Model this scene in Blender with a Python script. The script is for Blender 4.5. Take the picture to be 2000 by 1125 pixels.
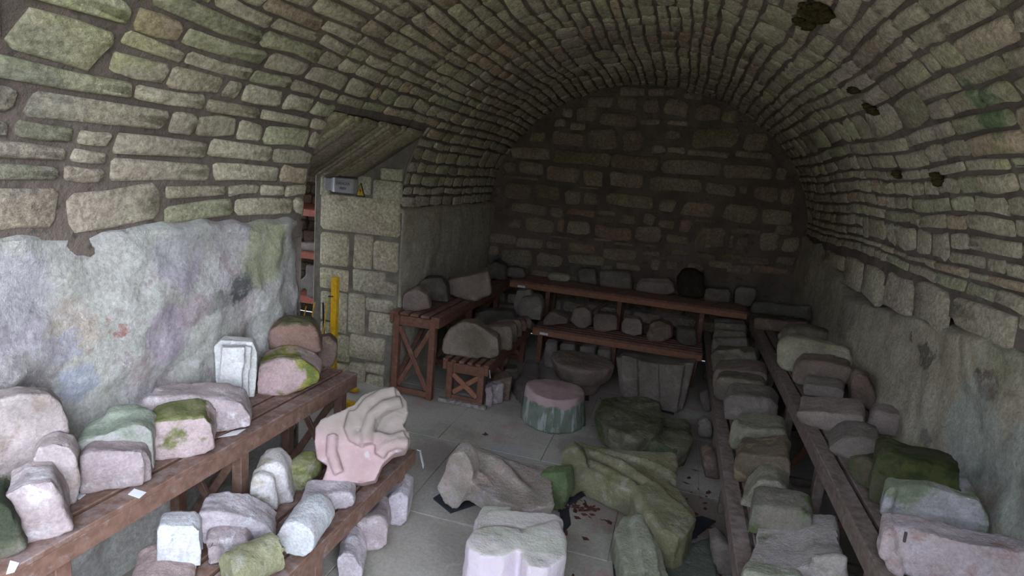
import bpy, bmesh, math, random
from mathutils import Vector, Matrix, noise
for o in list(bpy.data.objects): bpy.data.objects.remove(o)
SC = bpy.context.scene; COL = SC.collection
# ------------------------------------------------------------------ camera
cam_d = bpy.data.cameras.new('camera'); cam = bpy.data.objects.new('camera', cam_d); COL.objects.link(cam)
cam_d.sensor_width = 36; cam_d.lens = 36*1139/2000; cam_d.clip_start = .02; cam_d.clip_end = 200
cam.matrix_world = Matrix(((0.956829,-0.134629,0.257591,0),(0.277687,0.161707,-0.946964,0),(0.085834,0.977612,0.192111,2.4),(0,0,0,1)))
SC.camera = cam
# ------------------------------------------------------------------ sky, light, exposure
SKY_COL = (.68,.78,1.0); SKY_STR = .84
w = bpy.data.worlds.new('overcast_sky'); SC.world = w; w.use_nodes = True
bg = w.node_tree.nodes['Background']; bg.inputs[0].default_value = (*SKY_COL,1); bg.inputs[1].default_value = SKY_STR
sun_d = bpy.data.lights.new('hazy_sun','SUN'); sun_d.energy = .46; sun_d.angle = math.radians(42); sun_d.color = (.86,.91,1.0)
sun = bpy.data.objects.new('hazy_sun', sun_d); COL.objects.link(sun); sun.rotation_euler = Vector((-.74,.6,-.34)).to_track_quat('-Z','Y').to_euler()
SC.view_settings.view_transform = 'Standard'; SC.view_settings.look = 'None'
SC.view_settings.exposure = 3.5; SC.view_settings.gamma = 1; SC.view_settings.use_curve_mapping = False
# ------------------------------------------------------------------ helpers
XL, XR, YB, YF = -2.78, 1.64, 8.55, -.35
CX, AX, ZC, BZ = -.57, 2.21, 1.9, 1.85
DY0, DY1 = 3.9, 5.5      # doorway in the left wall
def link(name, me, mat, parent=None, loc=None, kind=None):
    o = bpy.data.objects.new(name, me); COL.objects.link(o)
    if mat and not me.materials: me.materials.append(mat)
    if parent: o.parent = parent
    if loc: o.location = loc
    if kind: o['kind'] = kind
    return o
def mesh(vs, fs, smooth=False, cols=None):
    me = bpy.data.meshes.new('m'); me.from_pydata([tuple(v) for v in vs], [], fs); me.update()
    if smooth: me.polygons.foreach_set('use_smooth', [True]*len(me.polygons))
    if cols:
        a = me.color_attributes.new('tint','FLOAT_COLOR','POINT')
        buf = []
        for c in cols: buf += [c[0],c[1],c[2],1]
        a.data.foreach_set('color', buf)
    return me
def bm_mesh(bm, smooth=False):
    me = bpy.data.meshes.new('m'); bmesh.ops.recalc_face_normals(bm, faces=bm.faces); bm.to_mesh(me); bm.free()
    if smooth: me.polygons.foreach_set('use_smooth', [True]*len(me.polygons))
    return me
def tag(o, label, cat, group=None):
    o['label'] = label; o['category'] = cat
    if group: o['group'] = group
    return o
def empty(name, loc, label=None, cat=None, group=None):
    o = bpy.data.objects.new(name, None); COL.objects.link(o); o.location = loc; o.empty_display_size = .1
    if label: tag(o, label, cat, group)
    return o
def box_bm(c, s, rot=None, bev=.004):
    bm = bmesh.new(); bmesh.ops.create_cube(bm, size=1)
    for v in bm.verts: v.co = Vector((v.co.x*s[0], v.co.y*s[1], v.co.z*s[2]))
    if bev: bmesh.ops.bevel(bm, geom=bm.edges[:], offset=bev, segments=1, affect='EDGES')
    M = Matrix.Translation(c) @ (rot.to_4x4() if rot else Matrix.Identity(4))
    bmesh.ops.transform(bm, matrix=M, verts=bm.verts); return bm
def bar_bm(a, b, wd, th, up=Vector((0,0,1)), bev=.004):
    a = Vector(a); b = Vector(b); d = b-a; z = d.normalized(); x = up.cross(z)
    if x.length < 1e-4: x = Vector((1,0,0))
    x.normalize(); y = z.cross(x); R = Matrix((x,y,z)).transposed()
    return box_bm((a+b)/2, (wd, th, d.length), R, bev)
def fbm(p, o=4): return noise.fractal(p, 1.0, 2.0, o)
# ------------------------------------------------------------------ node helpers
class NT:
    def __init__(s, name, rough=.9, spec=.2):
        s.m = bpy.data.materials.new(name); s.m.use_nodes = True; s.t = s.m.node_tree; s.n = s.t.nodes
        s.b = s.n['Principled BSDF']; s.b.inputs['Roughness'].default_value = rough; s.b.inputs['Specular IOR Level'].default_value = spec
    def l(s, a, b): s.t.links.new(a, b)
    def add(s, t, **k):
        n = s.n.new(t)
        for a, v in k.items(): setattr(n, a, v)
        return n
    def coord(s, kind='Object', seed=False, scale=(1,1,1)):
        tc = s.add('ShaderNodeTexCoord'); out = tc.outputs[kind]
        if kind == 'Position': out = s.add('ShaderNodeNewGeometry').outputs['Position']
        if seed:
            oi = s.add('ShaderNodeObjectInfo'); mu = s.add('ShaderNodeMath', operation='MULTIPLY'); mu.inputs[1].default_value = 37
            s.l(oi.outputs['Random'], mu.inputs[0]); ad = s.add('ShaderNodeVectorMath', operation='ADD')
            s.l(out, ad.inputs[0]); s.l(mu.outputs[0], ad.inputs[1]); out = ad.outputs[0]
        mp = s.add('ShaderNodeMapping'); mp.inputs['Scale'].default_value = scale; s.l(out, mp.inputs[0]); return mp.outputs[0]
    def pos(s, scale=(1,1,1), off=(0,0,0)):
        g = s.add('ShaderNodeNewGeometry'); mp = s.add('ShaderNodeMapping'); mp.inputs['Scale'].default_value = scale; mp.inputs['Location'].default_value = off
        s.l(g.outputs['Position'], mp.inputs[0]); return mp.outputs[0]
    def noise(s, v, sc, det=4, rough=.55, dist=0):
        n = s.add('ShaderNodeTexNoise'); n.inputs['Scale'].default_value = sc; n.inputs['Detail'].default_value = det
        n.inputs['Roughness'].default_value = rough; n.inputs['Distortion'].default_value = dist; s.l(v, n.inputs['Vector']); return n.outputs[0]
    def step(s, x, a, b):
        n = s.add('ShaderNodeMapRange'); n.interpolation_type = 'SMOOTHSTEP'; n.inputs[1].default_value = a; n.inputs[2].default_value = b; s.l(x, n.inputs[0]); return n.outputs[0]
    def mix(s, f, a, b, mode='MIX'):
        n = s.add('ShaderNodeMix', data_type='RGBA', blend_type=mode)
        if isinstance(f, (int,float)): n.inputs[0].default_value = f
        else: s.l(f, n.inputs[0])
        for i, c in ((6,a),(7,b)):
            if isinstance(c, tuple): n.inputs[i].default_value = (*c,1)
            else: s.l(c, n.inputs[i])
        return n.outputs[2]
    def math(s, op, a, b=0, c=None):
        n = s.add('ShaderNodeMath', operation=op)
        for i, x in enumerate((a,b) if c is None else (a,b,c)):
            if isinstance(x,(int,float)): n.inputs[i].default_value = x
            else: s.l(x, n.inputs[i])
        return n.outputs[0]
    def stains(s, col, lst, nz=.5):
        g = s.add('ShaderNodeNewGeometry'); p = g.outputs['Position']
        n = s.add('ShaderNodeTexNoise'); n.inputs['Scale'].default_value = 4.5; n.inputs['Detail'].default_value = 7; n.inputs['Roughness'].default_value = .7; s.l(p, n.inputs['Vector'])
        sb = s.add('ShaderNodeVectorMath', operation='SUBTRACT'); sb.inputs[1].default_value = (.5,.5,.5); s.l(n.outputs['Color'], sb.inputs[0])
        sc = s.add('ShaderNodeVectorMath', operation='MULTIPLY_ADD'); sc.inputs[1].default_value = (nz,nz,nz); s.l(sb.outputs[0], sc.inputs[0]); s.l(p, sc.inputs[2])
        for c, r, k, a in lst:
            d = s.add('ShaderNodeVectorMath', operation='DISTANCE'); d.inputs[1].default_value = c; s.l(sc.outputs[0], d.inputs[0])
            f = s.math('MULTIPLY', s.step(d.outputs['Value'], r*1.15, r*.75), a); col = s.mix(f, col, k)
        return col
    def normz(s):
        g = s.add('ShaderNodeNewGeometry'); sp = s.add('ShaderNodeSeparateXYZ'); s.l(g.outputs['Normal'], sp.inputs[0]); return sp.outputs[2]
    def sep(s, v):
        sp = s.add('ShaderNodeSeparateXYZ'); s.l(v, sp.inputs[0]); return sp.outputs
    def attr(s, name):
        a = s.add('ShaderNodeAttribute'); a.attribute_name = name; return a.outputs['Color']
    def bump(s, hs):
        prev = None
        for h, st, d in hs:
            b = s.add('ShaderNodeBump'); b.inputs['Strength'].default_value = st; b.inputs['Distance'].default_value = d
            s.l(h, b.inputs['Height'])
            if prev: s.l(prev, b.inputs['Normal'])
            prev = b.outputs[0]
        s.l(prev, s.b.inputs['Normal'])
    def out(s, col): s.l(col, s.b.inputs['Base Color']); return s.m
# ------------------------------------------------------------------ materials
#STAINS_BEGIN
ST_V = [((1.28,3.2,2.91),0.17,(0.2,0.3,0.17),0.85),((1.22,2.91,2.99),0.15,(0.34,0.4,0.2),0.37),((-2.47,2.15,2.85),0.2,(0.4,0.42,0.16),0.43),((-2.51,1.87,2.78),0.15,(0.36,0.4,0.16),0.37),((-2.7,1.81,2.41),0.3,(0.17,0.17,0.17),0.43),((-2.58,1.78,2.66),0.2,(0.2,0.2,0.19),0.37),((-2.02,3.88,3.3),0.3,(0.42,0.3,0.27),0.31),((-1.75,5.07,3.46),0.4,(0.45,0.25,0.2),0.31),((-0.2,5.51,3.72),0.35,(0.45,0.3,0.26),0.22),((-2.52,4.23,2.76),0.3,(0.42,0.45,0.24),0.25),((1.43,3.29,2.69),0.12,(0.42,0.46,0.15),0.37)]
ST_L = [((-2.72,3.16,1.51),0.13,(0.19,0.2,0.2),0.9),((-2.72,2.96,1.44),0.09,(0.28,0.29,0.24),0.6),((-2.72,2.67,1.77),0.2,(0.74,0.63,0.81),0.7),((-2.72,2.59,1.33),0.17,(0.76,0.61,0.76),0.7),((-2.72,2.78,1.45),0.13,(0.68,0.49,0.57),0.6),((-2.72,2.26,1.43),0.05,(0.68,0.36,0.3),0.95),((-2.72,2.06,1.49),0.12,(0.81,0.61,0.49),0.5),((-2.72,2.01,1.42),0.08,(0.62,0.62,0.81),0.6),((-2.72,3.41,1.73),0.25,(0.7,0.74,0.41),0.75),((-2.72,1.84,1.39),0.2,(0.51,0.46,0.46),0.6),((-2.72,1.78,1.65),0.25,(0.68,0.62,0.76),0.5),((-2.72,2.41,1.17),0.12,(0.76,0.57,0.54),0.5),((-2.72,2.07,1.21),0.1,(0.62,0.68,0.86),0.6),((-2.72,3.16,1.16),0.12,(0.51,0.45,0.41),0.7),((-2.72,1.79,1.22),0.2,(0.33,0.29,0.29),0.5),((-2.72,2.61,1.95),0.3,(0.89,0.92,0.84),0.5)]
ST_R = [((1.6,4.24,1.45),0.12,(0.2,0.17,0.13),0.8),((1.6,3.44,1.56),0.1,(0.24,0.18,0.14),0.85),((1.6,4.47,1.53),0.05,(0.2,0.13,0.06),0.8),((1.6,3.48,1.24),0.3,(0.58,0.66,0.6),0.6),((1.6,2.96,1.22),0.3,(0.6,0.68,0.62),0.6),((1.6,5.95,1.36),0.25,(0.28,0.24,0.19),0.5),((1.6,3.31,1.77),0.2,(0.4,0.42,0.24),0.5),((1.6,3.93,1.05),0.08,(0.3,0.26,0.25),0.7)]
#STAINS_END
PK=(.58,.44,.42); LV=(.43,.37,.38); WH=(.72,.73,.71); CR=(.5,.47,.36); TN=(.34,.28,.2); GY=(.27,.25,.21); BR=(.27,.19,.15)
DK=(.11,.095,.075); GRN=(.1,.14,.045); YGR=(.26,.25,.075); BGR=(.12,.24,.06); PGR=(.3,.37,.25); DGN=(.035,.05,.02)
def stone_mat(name, c1, c2, c3, mossamt=0, moss=GRN, moss2=None, top=0, seed=0, stripes=False):
    t = NT(name); v = t.coord('Object', True)
    a = t.noise(v, 3.2, 5, .6, .3); col = t.mix(t.step(a,.36,.62), c1, c2)
    b = t.noise(v, 7.5, 6, .65, .6); col = t.mix(t.step(b,.5,.68), col, c3)
    if mossamt > 0:
        mn = t.noise(v, 3.6, 7, .62, .4)
        if top: mn = t.math('ADD', mn, t.math('MULTIPLY', t.normz(), top))
        lo = .72-mossamt*.42; f = t.step(mn, lo, lo+.1)
        mc = t.mix(t.step(t.noise(v, 14, 4), .4,.6), moss, moss2 or tuple(x*.65 for x in moss))
        col = t.mix(f, col, mc)
    vv = t.noise(v, 2.1, 7, .7); col = t.mix(.75, col, t.mix(t.step(vv,.35,.65), (.66,.64,.63), (1.22,1.21,1.22)), 'MULTIPLY')
    fine = t.noise(v, 70, 5, .7); g = t.step(fine,.3,.7); col = t.mix(.5, col, t.mix(g, (.55,.54,.52), (1.08,1.07,1.05)), 'MULTIPLY')
    pit = t.step(t.noise(v, 24, 3, .5), .66,.74); col = t.mix(t.math('MULTIPLY', pit, .45), col, tuple(x*.4 for x in c1))
    t.bump([(t.noise(v, 13, 8, .72), .9, .035), (fine, .5, .008)])
    return t.out(col)
M = {}
M['pk']=stone_mat('pink_sandstone',PK,(.66,.53,.5),(.7,.62,.6))
M['pkt_old']=stone_mat('rose_sandstone',(.42,.27,.27),(.47,.32,.31),(.44,.37,.35),.12,(.25,.23,.17),top=.25)
M['lav']=stone_mat('lavender_sandstone',(.46,.38,.39),(.54,.455,.45),(.74,.71,.73))
M['lavp']=stone_mat('pale_lavender_sandstone',(.66,.6,.65),(.72,.65,.68),(.82,.81,.84))
M['wht']=stone_mat('white_limestone',(.93,.95,.93),(.95,.96,.94),(.88,.91,.9))
M['wht2']=stone_mat('whitish_limestone',(.66,.68,.7),(.74,.76,.77),(.64,.61,.63))
M['crm']=stone_mat('cream_stone',(.42,.39,.27),(.5,.47,.34),(.56,.53,.42))
M['ctn']=stone_mat('cream_and_tan_stone',(.7,.67,.66),(.76,.74,.73),(.52,.47,.34),.25,(.33,.31,.15))
M['tan']=stone_mat('tan_stone',(.27,.22,.16),(.32,.26,.2),(.35,.3,.255),.2,(.2,.18,.1))
M['tan2']=stone_mat('yellowish_stone',(.29,.26,.19),(.22,.19,.15),(.35,.325,.24),.2,(.16,.155,.1))
M['gry']=stone_mat('grey_stone',(.22,.19,.165),(.27,.23,.2),(.33,.3,.26),.1,(.16,.16,.1))
M['gryf']=stone_mat('grey_brown_stone',(.22,.185,.155),(.25,.215,.18),(.3,.27,.235))
M['brn']=stone_mat('brown_stone',(.25,.16,.12),(.2,.15,.12),(.32,.25,.2))
M['brn2']=stone_mat('pinkish_brown_stone',(.25,.2,.165),(.28,.215,.18),(.33,.28,.24))
M['brk']=stone_mat('brown_red_stained_stone',(.3,.19,.15),(.36,.24,.21),(.22,.15,.11),.2,(.2,.18,.1),top=.3)
M['brt']=stone_mat('brown_and_tan_stone',(.24,.17,.12),(.2,.16,.12),(.4,.34,.2))
M['dk']=stone_mat('dark_stone',DK,(.14,.12,.1),(.18,.16,.12))
M['dk2']=stone_mat('blackish_stone',(.04,.03,.024),(.05,.04,.03),(.07,.055,.045))
M['dkg']=stone_mat('dark_grey_stone',(.11,.105,.09),(.14,.13,.11),(.22,.21,.18))
M['grn']=stone_mat('dark_green_stone',(.1,.11,.07),(.14,.13,.1),(.2,.18,.15),.75,(.055,.068,.042))  # mostly covered in dark green blotches
M['grn2']=stone_mat('green_mossy_rubble',(.17,.16,.11),(.14,.14,.085),(.26,.24,.18),.5,(.07,.09,.04),(.1,.115,.055))
M['grnb']=stone_mat('bright_green_mossy_stone',(.13,.19,.08),(.16,.22,.1),(.34,.34,.25),.6,(.13,.18,.085),(.18,.23,.12))
M['pgm']=stone_mat('grey_pink_stone_with_moss_spots',(.5,.44,.43),(.56,.48,.47),(.42,.34,.29),.3,(.27,.27,.12))
M['pgm2']=stone_mat('pink_stone_with_moss_patch',(.48,.34,.34),(.53,.4,.39),(.45,.37,.33),.52,(.15,.18,.05),(.33,.31,.06))
M['pgm3']=stone_mat('pale_stone_with_green_film',(.47,.45,.46),(.42,.4,.38),(.52,.52,.52),.6,(.22,.26,.17),(.26,.3,.2))
M['pgm4']=stone_mat('stone_with_bright_moss',(.28,.25,.2),(.22,.22,.17),(.34,.31,.27),.42,(.14,.19,.05),(.09,.12,.05))
M['pgr']=stone_mat('pale_green_topped_stone',(.55,.57,.53),(.5,.46,.46),(.62,.6,.58),.45,(.36,.42,.33),(.42,.47,.38),top=.25)
M['pmo']=stone_mat('pink_stone_with_mossy_edge',(.58,.46,.46),(.64,.54,.53),(.44,.36,.31),.28,(.17,.19,.07),(.25,.25,.12),top=.35)
M['mos']=stone_mat('olive_mossy_stone',(.32,.32,.16),(.4,.4,.24),(.52,.52,.42),.5,(.17,.2,.06),(.27,.28,.1))
M['mosd']=stone_mat('blackish_mossy_stone',(.06,.075,.03),(.09,.09,.05),(.14,.11,.08),.6,(.04,.055,.018),(.085,.1,.03))
M['pgf']=stone_mat('pink_green_floor_stone',(.56,.44,.39),(.47,.43,.35),(.62,.56,.55),.2,(.23,.28,.14),(.3,.33,.2))
M['ygf']=stone_mat('yellow_green_floor_stone',(.3,.28,.17),(.25,.24,.14),(.38,.36,.28),.35,(.17,.18,.08),(.23,.22,.1))
M['pgs']=stone_mat('pale_green_slab_stone',(.34,.355,.25),(.39,.4,.3),(.52,.53,.45),.25,(.26,.3,.17))
M['dgr']=stone_mat('dull_green_slab',(.12,.14,.11),(.15,.17,.13),(.19,.2,.16))
M['pkb']=stone_mat('pink_stone_with_red_stains',(.58,.47,.46),(.6,.53,.55),(.46,.31,.28))
M['pkd']=stone_mat('dull_pink_stone',(.33,.265,.235),(.36,.29,.26),(.41,.36,.31))
M['crf']=stone_mat('pale_fluted_stone',(.42,.38,.35),(.47,.43,.39),(.4,.38,.37),.18,(.3,.3,.2),top=.1)
M['crg']=stone_mat('greenish_cream_stone',(.29,.27,.2),(.25,.24,.175),(.37,.35,.27),.3,(.17,.185,.11))
M['hole']=M['tan2']
def mk_drum():
    t = NT('drum_stone'); v = t.coord('Object', True); z = t.sep(t.coord('Object'))[2]
    nz = t.noise(v, 9, 5, .6)
    f = t.step(t.math('ADD', z, t.math('MULTIPLY', nz, .14)), .315,.34)
    vs = t.coord('Object', True, (9,9,.9)); st = t.noise(vs, 2.2, 4, .6)
    green = t.mix(t.step(t.noise(v,5,5),.4,.6), (.12,.155,.11), (.18,.21,.17)); green = t.mix(t.math('MULTIPLY', t.step(st,.5,.62), .7), green, (.42,.44,.42))
    pink = t.mix(t.step(t.noise(v,6,5),.4,.6), (.38,.26,.26), (.42,.31,.3))
    col = t.mix(f, green, pink); t.bump([(t.noise(v,16,6,.65),.5,.02),(t.noise(v,70,4),.4,.006)]); return t.out(col)
M['drum'] = mk_drum()
def mk_fore():
    t = NT('pink_pier_stone'); v = t.coord('Object', True)
    top = t.step(t.normz(), .55,.85); a = t.noise(v,5,6,.6,.4)
    side = t.mix(t.step(a,.4,.6), (.58,.5,.55), (.62,.54,.56)); tp = t.mix(t.step(a,.42,.58), (.5,.5,.41), (.57,.52,.49))
    tp = t.mix(t.step(t.noise(v,11,4),.55,.65), tp, (.56,.52,.5))
    col = t.mix(top, side, tp); t.bump([(t.noise(v,16,6,.65),.5,.02),(t.noise(v,70,4),.4,.006)]); return t.out(col)
M['fore'] = mk_fore()
def mk_masonry(name, rubble=0):
    t = NT(name, .92); p = t.pos(); tint = t.attr('tint')
    big = t.noise(p, .55, 3, .5); a = t.noise(p, 2.3, 5, .6, .3); b = t.noise(p, 8, 7, .72, .2); c = t.noise(p, 34, 6, .75)
    A, B2 = (((.55,.5,.37),(.66,.61,.455)) if not rubble else ((.42,.35,.27),(.52,.46,.36)))
    col = t.mix(t.step(a,.38,.62), A, B2)
    col = t.mix(t.math('MULTIPLY', t.step(big,.46,.6), .6), col, (.47,.375,.33) if not rubble else (.36,.24,.19))
    col = t.mix(t.math('MULTIPLY', t.step(t.noise(t.pos((1,1,1),(7,3,1)),1.5,7,.7,.3),.58,.7), .6), col, (.46,.45,.29))
    col = t.mix(t.math('MULTIPLY', t.step(b,.52,.62), .55), col, (.76,.72,.56) if not rubble else (.56,.5,.38))
    col = t.mix(t.math('MULTIPLY', t.step(t.noise(t.pos((1,1,1),(2,9,4)),5,7,.75,.3),.56,.66), .55), col, (.3,.27,.21))
    if not rubble: col = t.stains(col, ST_V)
    col = t.mix(1.0, col, tint, 'MULTIPLY')
    col = t.mix(.8, col, t.mix(t.step(c,.34,.66), (.5,.48,.45), (1.2,1.19,1.15)), 'MULTIPLY')
    b3 = t.noise(t.pos((1,.55,1)), 13, 7, .72)
    t.bump([(b3,1,.05),(c,.6,.012)]); return t.out(col)
M['masonry'] = mk_masonry('masonry_stone'); M['masonry_back'] = mk_masonry('brown_masonry_stone', 1)
def mk_mortar():
    t = NT('brown_mortar', .95); p = t.pos(); col = t.mix(t.step(t.noise(p,3,5),.4,.6), (.135,.108,.09), (.185,.15,.125))
    col = t.mix(t.step(t.noise(p,14,5),.55,.7), col, (.1,.085,.072)); t.bump([(t.noise(p,24,6,.7),.8,.03)]); return t.out(col)
M['mortar'] = mk_mortar()
def mk_plaster(name, warm=0):
    t = NT(name, .95); p = t.pos(); big = t.noise(p, 1.1, 4, .55); a = t.noise(p, 3.2, 7, .7, .2); b = t.noise(p, 7, 8, .72)
    if not warm:
        col = t.mix(t.step(a,.38,.58), (.74,.73,.64), (.9,.89,.83))
        col = t.mix(t.math('MULTIPLY', t.step(big,.5,.62), .6), col, (.76,.70,.76))
        col = t.mix(t.math('MULTIPLY', t.step(t.noise(t.pos((1,1,1),(3,1,5)),2.6,7,.7,1.0),.56,.64), .8), col, (.66,.54,.56))
        col = t.mix(t.math('MULTIPLY', t.step(t.noise(t.pos((1,1,1),(8,4,2)),2.0,6,.7,.5),.57,.68), .8), col, (.62,.64,.42))
        col = t.mix(t.math('MULTIPLY', t.step(t.noise(t.pos((1,1,1),(5,5,9)),3.4,6,.75,.5),.62,.68), .6), col, (.4,.39,.37))
    else:
        col = t.mix(t.step(a,.38,.58), (.61,.53,.37), (.76,.68,.5))
        col = t.mix(t.math('MULTIPLY', t.step(big,.47,.6), .6), col, (.54,.46,.37))
        col = t.mix(t.math('MULTIPLY', t.step(t.noise(t.pos((1,1,.35),(8,4,2)),2.4,6,.7,.5),.55,.66), .7), col, (.74,.75,.63))
        col = t.mix(t.math('MULTIPLY', t.step(t.noise(t.pos((1,1,1),(5,5,9)),3.4,6,.75,.5),.61,.68), .7), col, (.34,.27,.2))
    col = t.stains(col, ST_R if warm else ST_L, .35)
    col = t.mix(t.math('MULTIPLY', t.step(t.noise(t.pos((1,1,1),(3,3,3)),10,9,.78),.52,.6), .45), col, (.93,.92,.87) if not warm else (.8,.77,.66))
    col = t.mix(t.math('MULTIPLY', t.step(t.noise(t.pos((1,1,1),(6,1,3)),12,8,.7),.6,.66), .5), col, (.42,.37,.36) if not warm else (.36,.3,.24))
    f = t.noise(p, 38, 6, .75); col = t.mix(.75, col, t.mix(t.step(f,.3,.7), (.62,.61,.6), (1.1,1.1,1.1)), 'MULTIPLY')
    t.bump([(t.noise(t.pos((1,1,.8)),15,8,.72),.8,.04),(b,1,.09),(f,.7,.016)]); return t.out(col)
M['plaster_left'] = mk_plaster('pale_rough_plaster'); M['plaster_right'] = mk_plaster('tan_rough_plaster', 1)
def mk_floor():
    t = NT('worn_floor', .75, .35); p = t.pos(); a = t.noise(p,1.3,6,.6,.5); b = t.noise(p,5,6,.7,.4)
    col = t.mix(t.step(a,.4,.6), (.37,.34,.295), (.44,.41,.35)); col = t.mix(t.math('MULTIPLY', t.step(b,.52,.66), .6), col, (.46,.44,.4))
    col = t.mix(t.math('MULTIPLY', t.step(t.noise(t.pos((1,1,1),(4,2,2)),2.2,5,.6),.57,.68), .7), col, (.38,.26,.23))
    col = t.mix(t.math('MULTIPLY', t.step(t.noise(t.pos((1,1,1),(1,8,2)),1.7,6,.7),.56,.68), .6), col, (.28,.29,.23))
    col = t.stains(col, [((.42,4.3,0),.35,(.2,.15,.12),.8),((-.2,4.1,0),.3,(.27,.2,.165),.7),((.1,5.6,0),.7,(.22,.18,.155),.7),((-.5,5.0,0),.3,(.24,.21,.2),.7),((-.75,6.9,0),.8,(.24,.2,.175),.6),((-.1,3.3,0),.15,(.42,.26,.24),.6),((-1.2,4.6,0),.2,(.4,.39,.4),.6),((-1.75,4.3,0),.25,(.3,.24,.22),.6)], .6)
    f = t.noise(p,45,5,.7); col = t.mix(.45, col, t.mix(t.step(f,.3,.7),(.6,.6,.6),(1.1,1.1,1.1)), 'MULTIPLY')
    t.bump([(b,.3,.02),(f,.3,.004)]); return t.out(col)
M['floor'] = mk_floor()
def mk_wood(name, c1, c2, dust):
    t = NT(name, .6, .35); v = t.coord('Object', True); 
    g = t.noise(t.coord('Object', True, (14,14,14)), 1.4, 5, .6); gl = t.noise(v, 3.5, 5, .6)
    col = t.mix(t.step(g,.35,.65), c1, c2)
    du = t.math('MULTIPLY', t.step(t.math('ADD', t.noise(v,13,8,.78), t.math('MULTIPLY', t.normz(), .1)), .52,.72), dust)
    col = t.mix(du, col, (.3,.24,.23)); t.bump([(g,.25,.004)]); return t.out(col)
M['wood'] = mk_wood('red_brown_timber', (.14,.078,.056), (.2,.115,.084), .7)
M['wood_dark'] = mk_wood('dark_red_brown_timber', (.13,.056,.036), (.18,.082,.052), .5)
M['wood_grey'] = mk_wood('weathered_grey_brown_timber', (.12,.085,.066), (.19,.15,.125), .7)
M['wood_orange'] = mk_wood('orange_brown_timber', (.24,.1,.055), (.3,.14,.08), .4)
M['wood_red'] = mk_wood('red_painted_timber', (.36,.1,.06), (.42,.14,.09), .3)
def plain(name, col, rough=.6, spec=.3, var=.25, sc=20):
    t = NT(name, rough, spec); v = t.coord('Object'); return t.out(t.mix(t.step(t.noise(v,sc,4),.35,.65), tuple(x*(1-var) for x in col), col))
M['yellow'] = plain('yellow_paint', (.72,.42,.012), .45, .4)
M['black'] = plain('black_strap', (.02,.02,.02))
M['mat'] = plain('black_rubber_mat', (.035,.037,.045), .8)
M['paper'] = plain('white_paper', (.78,.8,.82), .8, .1, .06)
M['grey_box'] = plain('grey_plastic_box', (.3,.29,.28), .5, .4, .12)
M['ink'] = plain('dark_print', (.05,.05,.05), .7, .1)
M['sign_yellow'] = plain('warning_yellow', (.5,.33,.02), .5)
M['leaf'] = plain('dead_leaf', (.11,.04,.03), .8)
M['dark_hole'] = plain('dark_hole_brown', (.055,.042,.018), .95, .1, .5, 30)  # dark brown put in for the shade inside the vault holes
M['grass'] = plain('trodden_gravel', (.37,.33,.22), .95, .1, .3, 3)
M['dark_slot'] = plain('dark_slot', (.06,.05,.05), .9)
M['sky_block'] = plain('dark_sky_block', (.12,.11,.085), .95, .1, .4, 2)  # dark finish of the unseen wall added to block sky light
M['mortar_light'] = plain('jamb_mortar', (.2,.175,.14), .95, .1, .35, 9)
def mk_tracery():
    t = NT('rose_tracery_stone'); v = t.coord('Object', True); o = t.sep(t.coord('Object'))
    k = t.math('ADD', t.math('ADD', o[2], t.math('MULTIPLY', o[1], .5)), t.math('MULTIPLY', t.noise(v,5,5), .3)); f = t.step(k, .24,.4)
    col = t.mix(t.step(t.noise(v,5,6,.6),.4,.6), (.42,.29,.28), (.48,.345,.34)); col = t.mix(t.step(t.noise(v,9,6,.7),.56,.68), col, (.5,.44,.45))
    col = t.mix(f, col, t.mix(t.step(t.noise(v,8,5),.4,.6), (.28,.24,.205), (.34,.28,.245)))
    t.bump([(t.noise(v,16,7,.7),.5,.015),(t.noise(v,70,4),.4,.006)]); return t.out(col)
M['pkt'] = mk_tracery()
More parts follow.
